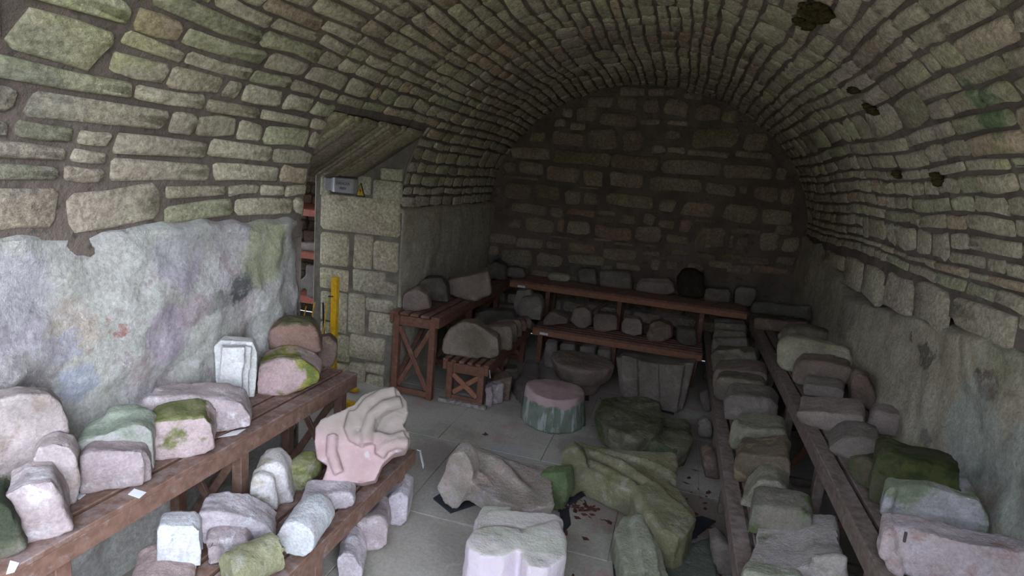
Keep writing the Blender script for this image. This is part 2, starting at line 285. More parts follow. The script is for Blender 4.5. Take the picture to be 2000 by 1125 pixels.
BACK = [(-0.85,3.65,0.37,0.13),(-0.52,3.65,0.25,0.12),(-0.34,3.66,0.14,0.11),(-0.04,3.63,0.27,0.12),(-1.28,3.49,0.39,0.17),(-0.9,3.49,0.3,0.22),(-0.57,3.47,0.24,0.21),(-0.23,3.46,0.36,0.25),(0.18,3.43,0.33,0.23),(0.47,3.39,0.21,0.18),(-1.73,3.32,0.18,0.14),(-1.45,3.31,0.32,0.23),(-0.99,3.26,0.54,0.2),(-0.56,3.26,0.29,0.1),(-0.19,3.27,0.29,0.08),(-1.82,3.17,0.19,0.13),(-1.56,3.14,0.24,0.12),(-2.13,2.95,0.25,0.15),(-1.7,2.95,0.49,0.22),(-1.19,2.98,0.43,0.33),(-0.76,2.98,0.32,0.3),(-0.4,2.9,0.2,0.12),(-0.23,3.11,0.22,0.13),(-0.16,2.91,0.25,0.1),(0.31,3.11,0.62,0.3),(0.84,3.1,0.31,0.27),(0.84,2.92,0.47,0.1),(0.26,2.89,0.55,0.09),(-2.22,2.71,0.61,0.18),(-1.46,2.7,0.86,0.22),(-0.7,2.7,0.67,0.22),(0.07,2.7,0.81,0.21),(0.8,2.69,0.64,0.21),(1.22,2.7,0.15,0.19),(-2.52,2.49,0.2,0.2),(-2.2,2.5,0.4,0.21),(-1.7,2.45,0.52,0.24),(-1.26,2.44,0.32,0.24),(-0.79,2.45,0.49,0.22),(-0.11,2.44,0.71,0.22),(0.49,2.44,0.41,0.2),(1.07,2.43,0.31,0.22),(1.34,2.42,0.18,0.25),(-2.33,2.35,0.55,0.06),(0.78,2.46,0.13,0.14),(-2.67,2.12,0.1,0.19),(-2.36,2.15,0.44,0.25),(-1.91,2.18,0.4,0.24),(-1.53,2.14,0.25,0.22),(-1.27,2.14,0.23,0.2),(-0.71,2.16,0.68,0.19),(-0.18,2.15,0.24,0.19),(0.24,2.13,0.45,0.22),(0.79,2.14,0.44,0.28),(1.25,2.14,0.39,0.22),(-2.16,1.9,0.57,0.16),(-1.74,1.89,0.22,0.14),(-1.38,1.92,0.43,0.1),(-1.0,1.96,0.27,0.08),(-1.8,1.99,0.22,0.04),(-1.3,2.29,0.28,0.04),(-2.37,1.66,0.23,0.17),(-1.98,1.67,0.44,0.23),(-1.66,1.71,0.11,0.22),(-1.4,1.7,0.37,0.2),(-1.02,1.86,0.27,0.1),(-0.69,1.89,0.25,0.16),(-0.4,1.93,0.19,0.18),(-0.16,1.88,0.24,0.13),(0.1,1.89,0.18,0.19),(0.35,1.99,0.28,0.06),(0.9,1.9,0.39,0.09),(1.37,1.97,0.23,0.15),(-0.89,1.68,0.54,0.21),(-0.39,1.72,0.4,0.24),(0.02,1.69,0.31,0.13),(0.45,1.76,0.42,0.33),(0.73,1.74,0.08,0.2),(0.87,1.72,0.18,0.22),(1.22,1.79,0.24,0.26),(1.48,1.78,0.21,0.23),(-1.62,1.53,0.35,0.04),(-2.54,1.4,0.44,0.16),(-2.11,1.39,0.43,0.16),(-1.73,1.4,0.27,0.13),(-1.31,1.41,0.41,0.16),(-1.02,1.57,0.28,0.05),(-0.71,1.54,0.27,0.05),(-0.75,1.38,0.5,0.18),(-0.34,1.56,0.21,0.05),(-0.31,1.45,0.26,0.09),(0.08,1.51,0.26,0.09),(0.43,1.5,0.28,0.11),(0.76,1.54,0.25,0.09),(-2.68,1.21,0.2,0.16),(-2.28,1.14,0.5,0.32),(-1.78,1.17,0.42,0.22),(-1.23,1.24,0.56,0.16),(-0.23,1.29,0.15,0.18),(0.0,1.32,0.2,0.14),(0.63,1.41,0.33,0.12),(1.06,1.52,0.43,0.12),(1.45,1.57,0.26,0.14),(1.29,1.41,0.48,0.12),(0.89,1.37,0.33,0.13),(0.31,1.33,0.23,0.14),(-0.61,1.22,0.36,0.12),(-0.91,1.17,0.18,0.09)]
JAMB = [(-3.26,1.832,0.846,0.385),(-3.509,1.431,0.343,0.361),(-3.162,1.45,0.208,0.365),(-2.922,1.436,0.223,0.319),(-3.502,1.108,0.34,0.227),(-3.075,1.137,0.372,0.245),(-2.9,1.091,0.189,0.139),(-3.582,0.795,0.136,0.317),(-3.417,0.741,0.166,0.447),(-3.215,0.759,0.189,0.443),(-2.96,0.897,0.284,0.141),(-2.948,0.697,0.216,0.238),(-3.391,0.34,0.194,0.294),(-3.075,0.399,0.42,0.268),(-3.574,0.404,0.144,0.423),(-3.18,0.04,0.18,0.338),(-2.968,0.182,0.221,0.106),(-2.957,0.006,0.19,0.189),(-3.369,-0.001,0.176,0.329),(-3.556,-0.02,0.159,0.362),(-3.626,2.099,0.118,0.198),(-2.937,2.108,0.266,0.224),(-2.859,2.284,0.263,0.114),(-3.179,2.144,0.144,0.184)]
# ------------------------------------------------------------------ the setting
# arc-length table of the vault section
_N = 400; _T = []; _acc = 0; _pt = None
for i in range(_N+1):
    th = math.pi - math.pi*i/_N; x = CX+AX*math.cos(th); z = ZC+BZ*math.sin(th)
    if _pt: _acc += math.hypot(x-_pt[0], z-_pt[1])
    _T.append((_acc, th)); _pt = (x, z)
ARC = _acc
def vault(s, y, off=0.0):
    if s < 0: x, z, nx, nz = CX-AX, ZC+s, 1, 0
    elif s > ARC: x, z, nx, nz = CX+AX, ZC-(s-ARC), -1, 0
    else:
        k = s/ARC*_N; i = min(_N-1, int(k)); lo, hi = 0, _N
        while hi-lo > 1:
            m = (lo+hi)//2
            if _T[m][0] <= s: lo = m
            else: hi = m
        f = (s-_T[lo][0])/(_T[hi][0]-_T[lo][0]); th = _T[lo][1]*(1-f)+_T[hi][1]*f
        x = CX+AX*math.cos(th); z = ZC+BZ*math.sin(th)
        nx, nz = -math.cos(th)/AX, -math.sin(th)/BZ; l = math.hypot(nx,nz); nx/=l; nz/=l
    return Vector((x+nx*off, y, z+nz*off))
def lump(s, y): return .03*fbm(Vector((s*1.1, y*1.1, 3.3)), 3)
# mortar bed of the vault: ceiling (crown) and the haunches, which belong to the side walls
def bed(name, s0, s1):
    ns = int((s1-s0)/.06)+1; ny = int((YB-YF)/.07)+1; vs = []; fs = []
    for i in range(ns+1):
        s = s0+(s1-s0)*i/ns
        for j in range(ny+1):
            y = YF+(YB-YF)*j/ny; vs.append(vault(s, y, lump(s,y)+.006*noise.noise(Vector((s*9,y*9,1)))))
    for i in range(ns):
        for j in range(ny):
            y = YF+(YB-YF)*(j+.5)/ny; s = s0+(s1-s0)*(i+.5)/ns
            if s < S_DOOR and DY0 < y < DY1: continue
            a = i*(ny+1)+j; fs.append((a, a+1, a+ny+2, a+ny+1))
    return link(name, mesh(vs, fs, True), M['mortar'], kind='structure')
S_DOOR = .88
SL = 1.3; SRR = ARC-1.3
wall_left = bed('wall_left', -.12, SL); ceiling = bed('ceiling', SL, SRR); wall_right = bed('wall_right', SRR, ARC+.12)
# lower plastered faces: parts of the side walls
def zl(y): return 1.92+.05*noise.noise(Vector((y*1.3,0,0)))+.04*noise.noise(Vector((y*5,0,4)))
def zr(y):
    b = 1.94 if y < 2 else (1.94-.14*min(1,(y-2)/1.2) if y < 3.2 else 1.8-.28*min(1,(y-3.2)/2.8) if y < 6 else 1.52+.38*min(1,(y-6)/1.5))
    return b-.01+.035*noise.noise(Vector((y*1.7,2,0)))+.02*noise.noise(Vector((y*6,3,4)))
def plaster(parent, X, sg, y0, y1, zf, mat, amp=.045):
    ny = int((y1-y0)/(.022 if sg>0 else .03))+1; nz = 80; vs = []; fs = []
    for i in range(nz+1):
        for j in range(ny+1):
            y = y0+(y1-y0)*j/ny; z = 2.06*i/nz; zt = zf(y)
            n = fbm(Vector((y*1.6,z*1.6,X)),3)*amp + fbm(Vector((y*6,z*6,X+5)),4)*.016 + .04 + (.014-.06*abs(noise.noise(Vector((y*3.1+z,z*4.2,X)))) if sg>0 and y1<4 else 0)
            k = max(0,min(1,(z-zt)/.05)); off = n*(1-k)+(-.07)*k+.015*(1-k)
            if y1==DY0: off = off-.09*max(0,1-(y1-y)/.35)
            if (j==0 and y0==DY1) or (j==ny and y1==DY0): off = -.08
            vs.append((X+sg*off, y, z))
    for i in range(nz):
        for j in range(ny):
            a = i*(ny+1)+j; fs.append((a, a+1, a+ny+2, a+ny+1) if sg>0 else (a, a+ny+1, a+ny+2, a+1))
    return link('plaster', mesh(vs, fs, True), mat, parent)
plaster(wall_left, XL, 1, YF, DY0-.0, zl, M['plaster_left'])
plaster(wall_left, XL, 1, DY1, YB, lambda y: 1.93+.03*noise.noise(Vector((y*2,0,0))), M['plaster_right'], .02)
plaster(wall_right, XR+.04, -1, YF, YB, zr, M['plaster_right'])
# unseen shell added behind the faces: masonry thickness that blocks light leaks
_v = []; _f = []; _ns = 60; _ny = 40
for i in range(_ns+1):
    for j in range(_ny+1): _v.append(vault(-1.95+(ARC+3.9)*i/_ns, YF-.01+(YB-YF+.3)*j/_ny, -.16))
for i in range(_ns):
    for j in range(_ny):
        y = YF+(YB-YF+.3)*(j+.5)/_ny; s = -1.95+(ARC+3.9)*(i+.5)/_ns
        if s < S_DOOR-.05 and DY0-.1 < y < DY1+.1: continue
        a = i*(_ny+1)+j; _f.append((a, a+1, a+_ny+2, a+_ny+1))
link('wall_backing', mesh(_v, _f), M['mortar'], kind='structure')
# individual stones
def tintc(rng, k=None):
    v = rng.uniform(.82,1.14); h = rng.random()
    if h < .1: c = (1.02,.91,.87)
    elif h < .26: c = (.97,.94,.92)
    elif h < .4: c = (.93,1.0,.9)
    else: c = (1,1,1)
    return (c[0]*v, c[1]*v, c[2]*v)
def pad(F, u0, u1, v0, v1, h, rng, gap, jit=1.0, n=10):
    """a rough stone: outline jittered inside the cell, skirt sunk in the mortar, domed face. F(u,v,off)->point"""
    cu, cv = (u0+u1)/2, (v0+v1)/2; hu, hv = (u1-u0)/2-gap, (v1-v0)/2-gap
    if hu < .012 or hv < .012: return None
    k = (.32 if jit==1 else .15)*min(hu, hv); q = rng.uniform
    base = [(-hu,-hv+k),(-hu+k,-hv),(hu-k,-hv),(hu,-hv+k),(hu,q(-.3,.3)*hv),(hu,hv-k),(hu-k,hv),(-hu+k,hv),(-hu,hv-k),(-hu,q(-.3,.3)*hv)]
    if hu > hv*1.3: base = [(-hu,-hv+k),(-hu+k,-hv),(q(-.3,.3)*hu,-hv),(hu-k,-hv),(hu,-hv+k),(hu,hv-k),(hu-k,hv),(q(-.3,.3)*hu,hv),(-hu+k,hv),(-hu,hv-k)]
    ring = []; m = min(hu,hv)*jit; s1, s2 = q(-.2,.2), q(-.2,.2)
    for a, b in base:
        u = a+q(-.24,.08)*m*(1 if a>0 else -1)+s1*m*b/hv*.6; vv = b+q(-.24,.08)*m*(1 if b>0 else -1)+s2*m*a/hu*.6
        ring.append((u, vv))
    t1, t2 = rng.uniform(-.006,.006), rng.uniform(-.006,.006)
    vs = [F(cu+u, cv+v, -.012) for u, v in ring]
    vs += [F(cu+u*.985, cv+v*.97, h*.62) for u, v in ring]
    vs += [F(cu+u-(.016 if u>0 else -.016)*min(1,abs(u)/.04), cv+v-(.012 if v>0 else -.012)*min(1,abs(v)/.03), h+t1*u/hu+t2*v/hv+rng.uniform(-.003,.003)) for u, v in ring]
    vs.append(F(cu, cv, h+rng.uniform(-.005,.004)))
    fs = []
    for r in (0, n):
        for i in range(n):
            j = (i+1)%n; fs.append((r+i, r+j, r+n+j, r+n+i))
    for i in range(n): fs.append((2*n+i, 2*n+(i+1)%n, 3*n))
    return vs, fs
def place_stones(parent, cells, F, flip, mat, name, cap, jit=1.0, eye=Vector((0,0,2.4)), seed=1, gap=.008):
    rng = random.Random(seed); out = []
    for (u0,u1,v0,v1,h,*t) in cells:
        r = pad(F, u0, u1, v0, v1, h, rng, t[1] if len(t) > 1 else gap*rng.uniform(.8,1.6), jit)
        if not r: continue
        vs, fs = r; c = vs[-1]; d = (c-eye).length
        inview = c.y > .9
        out.append(((u1-u0)*(v1-v0)/d/d*(1 if inview else .001), vs, fs, t[0] if t and t[0] else tintc(rng)))
    out.sort(key=lambda q: -q[0])
    for a, vs, fs, c in out[:cap]:
        if flip: fs = [f[::-1] for f in fs]
        link(name, mesh(vs, fs, True, [c]*len(vs)), mat, parent)
    V = []; Fs = []; Cc = []
    for a, vs, fs, c in out[cap:]:
        b = len(V); V += vs; Fs += [tuple(i+b for i in (f[::-1] if flip else f)) for f in fs]; Cc += [c]*len(vs)
    if V: link(name+'s_joined' if 0 else 'masonry_field', mesh(V, Fs, True, Cc), mat, parent, kind='stuff')
    return len(out)
def FV(s, y, off):
    s2 = s + .035*noise.noise(Vector((y*.75, s*.9, 7))) + .012*noise.noise(Vector((y*3, s*4, 9)))
    y2 = y + .04*noise.noise(Vector((y*1.1, s*3, 5)))
    return vault(s2, y2, off+lump(s2,y2))
def courses(s0, s1, y0, y1, rng, hmul=lambda s,y: 1, lmul=lambda s,y: 1, skip=None):
    cells = []; s = s0
    while s < s1-.05:
        band = min(rng.uniform(.2,.28), s1-s)
        if s1-(s+band) < .09: band = s1-s
        y = y0+rng.uniform(0,.2)
        m = s+band*rng.uniform(.4,.6)
        y = y0
        while y < y1:
            k = lmul(s, y); seg = rng.uniform(.5,1.3)*k; e = min(y+seg, y1)
            rows = [(s,s+band)] if rng.random() < (.07 if k < 1.3 else .35) else [(s,m),(m,s+band)]
            if band > .25 and rng.random() < .25: rows = [(s,s+band*.34),(s+band*.34,s+band*.66),(s+band*.66,s+band)]
            for (a, b) in rows:
                yy = y
                while yy < e-.03:
                    L = rng.uniform(.16,.46)*k*(1.1 if b-a > .1 else .9); f = min(yy+L, e)
                    if e-f < .1: f = e
                    if not (skip and skip((a+b)/2, yy, f)): cells.append((a, b, yy, f, rng.uniform(.009,.024)))
                    yy = f
            y = e
        s += band
    return cells
rng = random.Random(11)
nearL = lambda s, y: 1.5 if (y < 2.6 and s < 1.8) else 1.0
def skipdoor(s, a, b): return s < S_DOOR+.02 and not (b < DY0+.01 or a > DY1-.01)
def split_door(cells):
    out = []
    for c in cells:
        u0,u1,v0,v1,h = c; 
        if (u0+u1)/2 < S_DOOR+.03:
            if v0 < DY0 < v1: out.append((u0,u1,v0,DY0,h)) ; v0 = DY0
            if v0 < DY1 < v1: out.append((u0,u1,DY1,v1,h)); continue
            if v0 >= DY0 and v1 <= DY1: continue
            if v0 >= DY0 and v0 < DY1: continue
        out.append((u0,u1,v0,v1,h))
    return out
y0v = -.2
cl = split_door(courses(.045, SL, y0v, YB, rng, lmul=nearL))
place_stones(wall_left, cl, FV, False, M['masonry'], 'stone', 290, seed=2, gap=.009)
cc = courses(SL, SRR, y0v, YB, rng, lmul=lambda s,y: 1.25 if y < 3 and s < 2 else 1)
place_stones(ceiling, cc, FV, False, M['masonry'], 'stone', 300, seed=3, gap=.007)
cr = courses(SRR, ARC-.045, y0v, YB, rng, lmul=lambda s,y: 1.35 if y < 4 else 1)
# squared blocks in the band at the foot of the right haunch
for (ya, yb, za, zb) in [(2.2,2.78,1.9,1.64+.3),(2.82,3.3,1.88,2.0),(3.3,4.0,1.74,1.96),(4.04,4.6,1.67,1.96),(4.63,5.2,1.62,1.94),(5.22,5.75,1.58,1.92),(5.8,6.4,1.6,1.9),(6.45,7.2,1.72,1.9)]:
    if zb-za > .09: cr.append((ARC-(zb-ZC)+.02, ARC+(ZC-za), ya, yb, .022, None, .003))
place_stones(wall_right, cr, FV, False, M['masonry'], 'stone', 290, seed=4, gap=.008)
# back wall
bm = bmesh.new(); nx, nz = 60, 56; vv = []; fs = []
for i in range(nz+1):
    for j in range(nx+1):
        x = XL-.1+(XR-XL+.2)*j/nx; z = 3.85*i/nz; vv.append((x, YB-.004+.012*noise.noise(Vector((x*3,z*3,0))), z))
for i in range(nz):
    for j in range(nx): a = i*(nx+1)+j; fs.append((a, a+1, a+nx+2, a+nx+1))
wall_back = link('wall_back', mesh(vv, fs, True), M['mortar'], kind='structure')
bcells = []
for (x, z, w, h) in BACK: bcells.append((x-w/2, x+w/2, z-h/2, z+h/2, random.Random(x*z).uniform(.025,.05), None, .004))
rg = random.Random(5); z = .02
while z < .93:
    hh = rg.uniform(.12,.22); x = XL
    while x < XR-.1:
        L = rg.uniform(.18,.5); bcells.append((x, min(x+L,XR), z, z+hh, rg.uniform(.02,.04))); x += L
    z += hh
def FB(x, z, off): return Vector((x, YB-.0-off, z))
place_stones(wall_back, bcells, FB, False, M['masonry_back'], 'stone', 300, seed=6, gap=.014)
# floor: worn flags
fb = []
floor = link('floor', mesh([(XL-.05,YF,-.012),(XR+.05,YF,-.012),(XR+.05,YB+.05,-.012),(XL-.05,YB+.05,-.012)], [(0,1,2,3)]), M['floor'], kind='structure')
rg = random.Random(8); y = YF
while y < YB:
    d = rg.uniform(.8,1.15); x = XL-.02
    y2 = min(y+d, YB)
    while x < XR:
        L = rg.uniform(.9,1.5); x2 = min(x+L, XR+.02)
        if XR-x2 < .4: x2 = XR+.02
        g = .0015; t = rg.uniform(0,.003)
        b = box_bm(((x+x2)/2,(y+y2)/2,-.02-.003+t/3), (x2-x-2*g, y2-y-2*g, .04), None, .004)
        link('flagstone', bm_mesh(b), M['floor'], floor); x = x2
    y = y2
# unseen wall added outside the open end to block the low sky
wall_sky_block = link('wall_sky_block', bm_mesh(box_bm((-10.5,-8.2,2.3),(30,.6,4.8),None,.02)), M['sky_block'], kind='structure')
ground = link('ground', mesh([(-30,-40,-.03),(30,-40,-.03),(30,YF,-.03),(-30,YF,-.03)], [(0,1,2,3)]), M['grass'], kind='structure')
# doorway: reveals, soffit, passage and the side chamber
XP = -3.76
def reveal_outline(y, flip, k=0):
    pts = [(XP,0),(XL+.045+k,0),(XL+.045+k,ZC)]
    s = 0
    while s < S_DOOR: 
        p = vault(s, y); pts.append((p.x+.02+k, p.z)); s += .1
    p = vault(S_DOOR, y); pts.append((p.x+.03+k, p.z+.1)); pts += [(-3.2,2.36),(XP,2.36)]
    vs = [(x,y,z) for x, z in pts]; f = list(range(len(vs)))
    return vs, [tuple(f if not flip else f[::-1])]
wall_doorway = link('wall_doorway', mesh(*reveal_outline(DY1, True)), M['mortar_light'], kind='structure')
wall_reveal = link('wall_reveal', mesh(*reveal_outline(DY0, False, -.05)), M['mortar'], kind='structure')
p = vault(S_DOOR, 4)
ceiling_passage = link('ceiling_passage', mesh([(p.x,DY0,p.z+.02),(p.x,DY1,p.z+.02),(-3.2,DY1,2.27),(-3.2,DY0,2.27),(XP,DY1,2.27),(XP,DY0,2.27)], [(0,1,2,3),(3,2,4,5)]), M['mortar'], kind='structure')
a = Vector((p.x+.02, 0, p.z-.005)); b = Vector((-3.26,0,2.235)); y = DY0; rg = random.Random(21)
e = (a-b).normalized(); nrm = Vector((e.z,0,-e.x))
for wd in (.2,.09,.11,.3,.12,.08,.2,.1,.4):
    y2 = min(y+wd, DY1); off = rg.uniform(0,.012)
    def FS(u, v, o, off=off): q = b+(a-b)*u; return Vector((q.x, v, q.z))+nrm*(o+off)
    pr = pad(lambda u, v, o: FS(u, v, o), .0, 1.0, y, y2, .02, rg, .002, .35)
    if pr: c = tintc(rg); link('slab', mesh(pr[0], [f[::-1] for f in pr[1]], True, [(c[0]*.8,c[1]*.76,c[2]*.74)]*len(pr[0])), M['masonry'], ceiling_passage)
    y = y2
def FJ(x, z, off): return Vector((x, DY1-off, z))
jc = [(x-w/2-.008, (x+w/2+.008 if x+w/2 < -2.84 else -2.745), z-h/2-.006, z+h/2+.006, .035, ((1.2,1.17,1.08) if i < 5 else (1.0,1.02,.98)), .001) for i, (x,z,w,h) in enumerate(JAMB)]
place_stones(wall_doorway, jc, FJ, False, M['masonry'], 'ashlar_block', 300, .3, seed=9)
# inside face of the reveal on the camera side
def FJ2(x, z, off): return Vector((x, DY0+off, z))
jr = []; z = 0; rg = random.Random(33)
while z < 2.1:
    h = rg.uniform(.22,.36); x = XP
    while x < XL-.15: L = rg.uniform(.35,.6); jr.append((x, min(x+L,XL), z, min(z+h,2.2), .02)); x += L
    z += h
place_stones(wall_reveal, jr, FJ2, True, M['masonry'], 'ashlar_block', 300, .3, seed=10)
# chamber
def quad(name, pts, mat): return link(name, mesh(pts, [tuple(range(len(pts)))]), mat, kind='structure')
CX0, CY0, CY1, CZ = -5.9, 2.6, 7.75, 2.6
quad('floor_chamber', [(CX0,CY0,-.002),(XL,CY0,-.002),(XL,CY1,-.002),(CX0,CY1,-.002)], M['floor'])
quad('ceiling_chamber', [(CX0,CY0,CZ),(CX0,CY1,CZ),(XP,CY1,CZ),(XP,CY0,CZ)], M['plaster_right'])
wall_chamber_end = quad('wall_chamber_end', [(CX0,CY1,0),(XP,CY1,0),(XP,CY1,CZ),(CX0,CY1,CZ)], M['mortar'])
rg = random.Random(44); ce = []; z = 0
while z < 2.5:
    h = rg.uniform(.1,.2); x = CX0
    while x < XP: L = rg.uniform(.2,.45); ce.append((x, min(x+L,XP), z, z+h, .025)); x += L
    z += h
place_stones(wall_chamber_end, ce, lambda x, z, off: Vector((x, CY1-off, z)), False, M['masonry'], 'stone', 300, seed=12)
quad('wall_chamber_right', [(XP-.005,DY1,0),(XP-.005,CY1,0),(XP-.005,CY1,CZ),(XP-.005,DY1,CZ)], M['plaster_right'])
quad('wall_chamber_right', [(XP-.005,CY0,0),(XP-.005,DY0,0),(XP-.005,DY0,CZ),(XP-.005,CY0,CZ)], M['plaster_right'])
quad('wall_chamber_lintel', [(XP-.005,DY0,2.27),(XP-.005,DY1,2.27),(XP-.005,DY1,CZ),(XP-.005,DY0,CZ)], M['plaster_right'])
# far side of the chamber has a big window opening that lets the daylight in
link('wall_chamber_left', mesh([(CX0,CY0,0),(CX0,CY1,0),(CX0,CY1,CZ),(CX0,CY0,CZ),(CX0,4.4,.9),(CX0,6.0,.9),(CX0,6.0,2.1),(CX0,4.4,2.1)], [(0,1,5,4),(1,2,6,5),(2,3,7,6),(3,0,4,7)]), M['plaster_right'], kind='structure')
quad('wall_chamber_front', [(CX0,CY0,0),(XP,CY0,0),(XP,CY0,CZ),(CX0,CY0,CZ)], M['plaster_right'])
HOLES = [((4.41,3.93),(0.09,0.12),90,1,ceiling),((4.40,4.16),(0.05,0.06),40,2,ceiling),((4.91,4.64),(0.02,0.05),18,3,ceiling),((5.08,4.61),(0.05,0.04),30,4,ceiling),((5.59,4.74),(0.03,0.02),16,5,wall_right),((5.66,4.14),(0.05,0.03),22,6,wall_right)]
# dark lumps standing in for the shaded holes in the vault
def dark_hole(c, r, n, seed, F=FV):
    rg = random.Random(seed); bm = bmesh.new()
    for i in range(n):
        a = rg.random()*6.28; q = rg.random()**.6; s = c[0]+r[0]*q*math.cos(a); y = c[1]+r[1]*q*math.sin(a)
        p = F(s, y, .03); rr = rg.uniform(.012,.03)
        bmesh.ops.create_icosphere(bm, subdivisions=1, radius=rr, matrix=Matrix.Translation(p) @ Matrix.Rotation(rg.random()*3,4,'Z') @ Matrix.Diagonal((1.4,1.2,.6,1)))
    return bm_mesh(bm, True)
for (c, r, n, sd, par) in HOLES: link('hole_clump', dark_hole(c, r, n, sd), M['dark_hole'], par, kind='stuff')
# ------------------------------------------------------------------ slatted timber benches
def bench(label, p0, p1, width, height, stations, slats=6, mat='wood', group=None, rail=.085, side=1, bottom=True, front_mat=None, diag=True, gap=.022, brace=None):
    """p0->p1: the visible front top edge on the ground plan; width goes to the left of travel for side=1"""
    p0 = Vector((*p0,0)); p1 = Vector((*p1,0)); L = (p1-p0).length; d = (p1-p0)/L; n = Vector((-d.y,d.x,0))*side
    root = empty('slatted_bench', (p0+p1)/2+n*width/2, label, 'bench', group)
    O = root.location
    def P(a, b, z): return p0+d*a+n*b+Vector((0,0,z))-O
    m = M[mat]; fm = M[front_mat or mat]
    def part(name, a, b, wd, th, up=Vector((0,0,1)), mm=None, par=None): return link(name, bm_mesh(bar_bm(a, b, wd, th, up)), mm or m, par or root)
    th = .028; sw = (width-gap*(slats-1))/slats
    for i in range(slats):
        b = sw/2+i*(sw+gap); part('slat', P(0,b,height-th/2), P(L,b,height-th/2), sw, th)
    part('front_rail', P(0,.022,height-th-rail/2), P(L,.022,height-th-rail/2), .04, rail, mm=fm)
    part('back_rail', P(0,width-.022,height-th-rail/2), P(L,width-.022,height-th-rail/2), .04, rail)
    zt = height-th; lw = .065
    for a in stations:
        for b in (.045+lw/2, width-.045-lw/2):
            part('leg', P(a,b,0), P(a,b,zt-.001), lw, lw, d)
        part('cross_rail', P(a,.045+lw,zt-.06), P(a,width-.045-lw,zt-.06), .045, .1)
        if bottom: part('foot_rail', P(a,.045+lw,.05), P(a,width-.045-lw,.05), .04, .06)
        zb = .1 if bottom else .06; za = zt-.13
        part('cross_brace', P(a-.014,.045+lw,zb), P(a-.014,width-.045-lw,za), .05, .024, d, mm=M[brace or mat])
        part('cross_brace', P(a+.014,.045+lw,za), P(a+.014,width-.045-lw,zb), .05, .024, d, mm=M[brace or mat])
    if diag:
        for a in stations[::2]:
            if a+.5 < L: part('long_brace', P(a+.03,width-.08,.12), P(min(a+.9,L),width-.08,zt-.12), .024, .05, n)
    return root, P
b1, P1 = bench('tall red brown slatted bench along the near left wall', (-2.12,.35), (-2.12,3.67), .6, .86, (.1,1.18,2.2,3.22), 5)
b2, P2 = bench('low red brown slatted bench in front of the tall bench at near left', (-1.54,.9), (-1.54,3.50), .53, .45, (.5,1.52,2.5), 5, bottom=False)
b3, P3 = bench('tall slatted bench with crossed end frame beyond the doorway', (-2.18,5.34), (-2.18,8.1), .56, .90, (.04,1.1,2.2), 5, 'wood_dark', front_mat='wood_dark')
b4, P4 = bench('low slatted bench with crossed end frame beyond the doorway', (-1.64,5.40), (-1.64,7.16), .5, .47, (.04,.9,1.7), 6, 'wood_dark', diag=False, gap=.034, brace='wood_orange')
b5, P5 = bench('tall slatted bench across the back wall', (-2.16,7.79), (1.0,7.79), .6, .937, (.55,1.55,2.62), 6, 'wood_dark', front_mat='wood_orange', rail=.075)
b6, P6 = bench('low slatted bench across the back in front of the tall back bench', (-1.63,7.19), (.5,7.19), .52, .47, (.1,1.06,2.05), 5, 'wood_dark', front_mat='wood_orange', rail=.075)
b7, P7 = bench('tall slatted bench along the right wall', (1.03,1.5), (1.03,7.7), .55, .86, (.3,1.36,2.46,3.6,4.7,5.8), 5, 'wood_grey', side=-1, brace='wood_dark')
b8, P8 = bench('long low slatted bench in front of the tall right bench', (.54,1.9), (.54,8.4), .45, .47, (.3,1.4,2.5,3.6,4.7,5.8), 4, 'wood_grey', side=-1, brace='wood_dark')
for b, P, a in ((b5,P5,.12),(b6,P6,.1)):
    link('paper_label', bm_mesh(bar_bm(P(a,-.002,(.86 if b is b5 else .4)), P(a+.11,-.002,(.86 if b is b5 else .4)), .002, .03, bev=0)), M['paper'], b)
M['crust'] = plain('whitish_crusted_timber', (.34,.31,.28), .9, .1, .5, 25)
link('crusted_foot', bm_mesh(bar_bm(P4(.0,-.01,.02), P4(.0,.52,.02), .05, .04)), M['crust'], b4)['label'] = 'white crusted foot board'
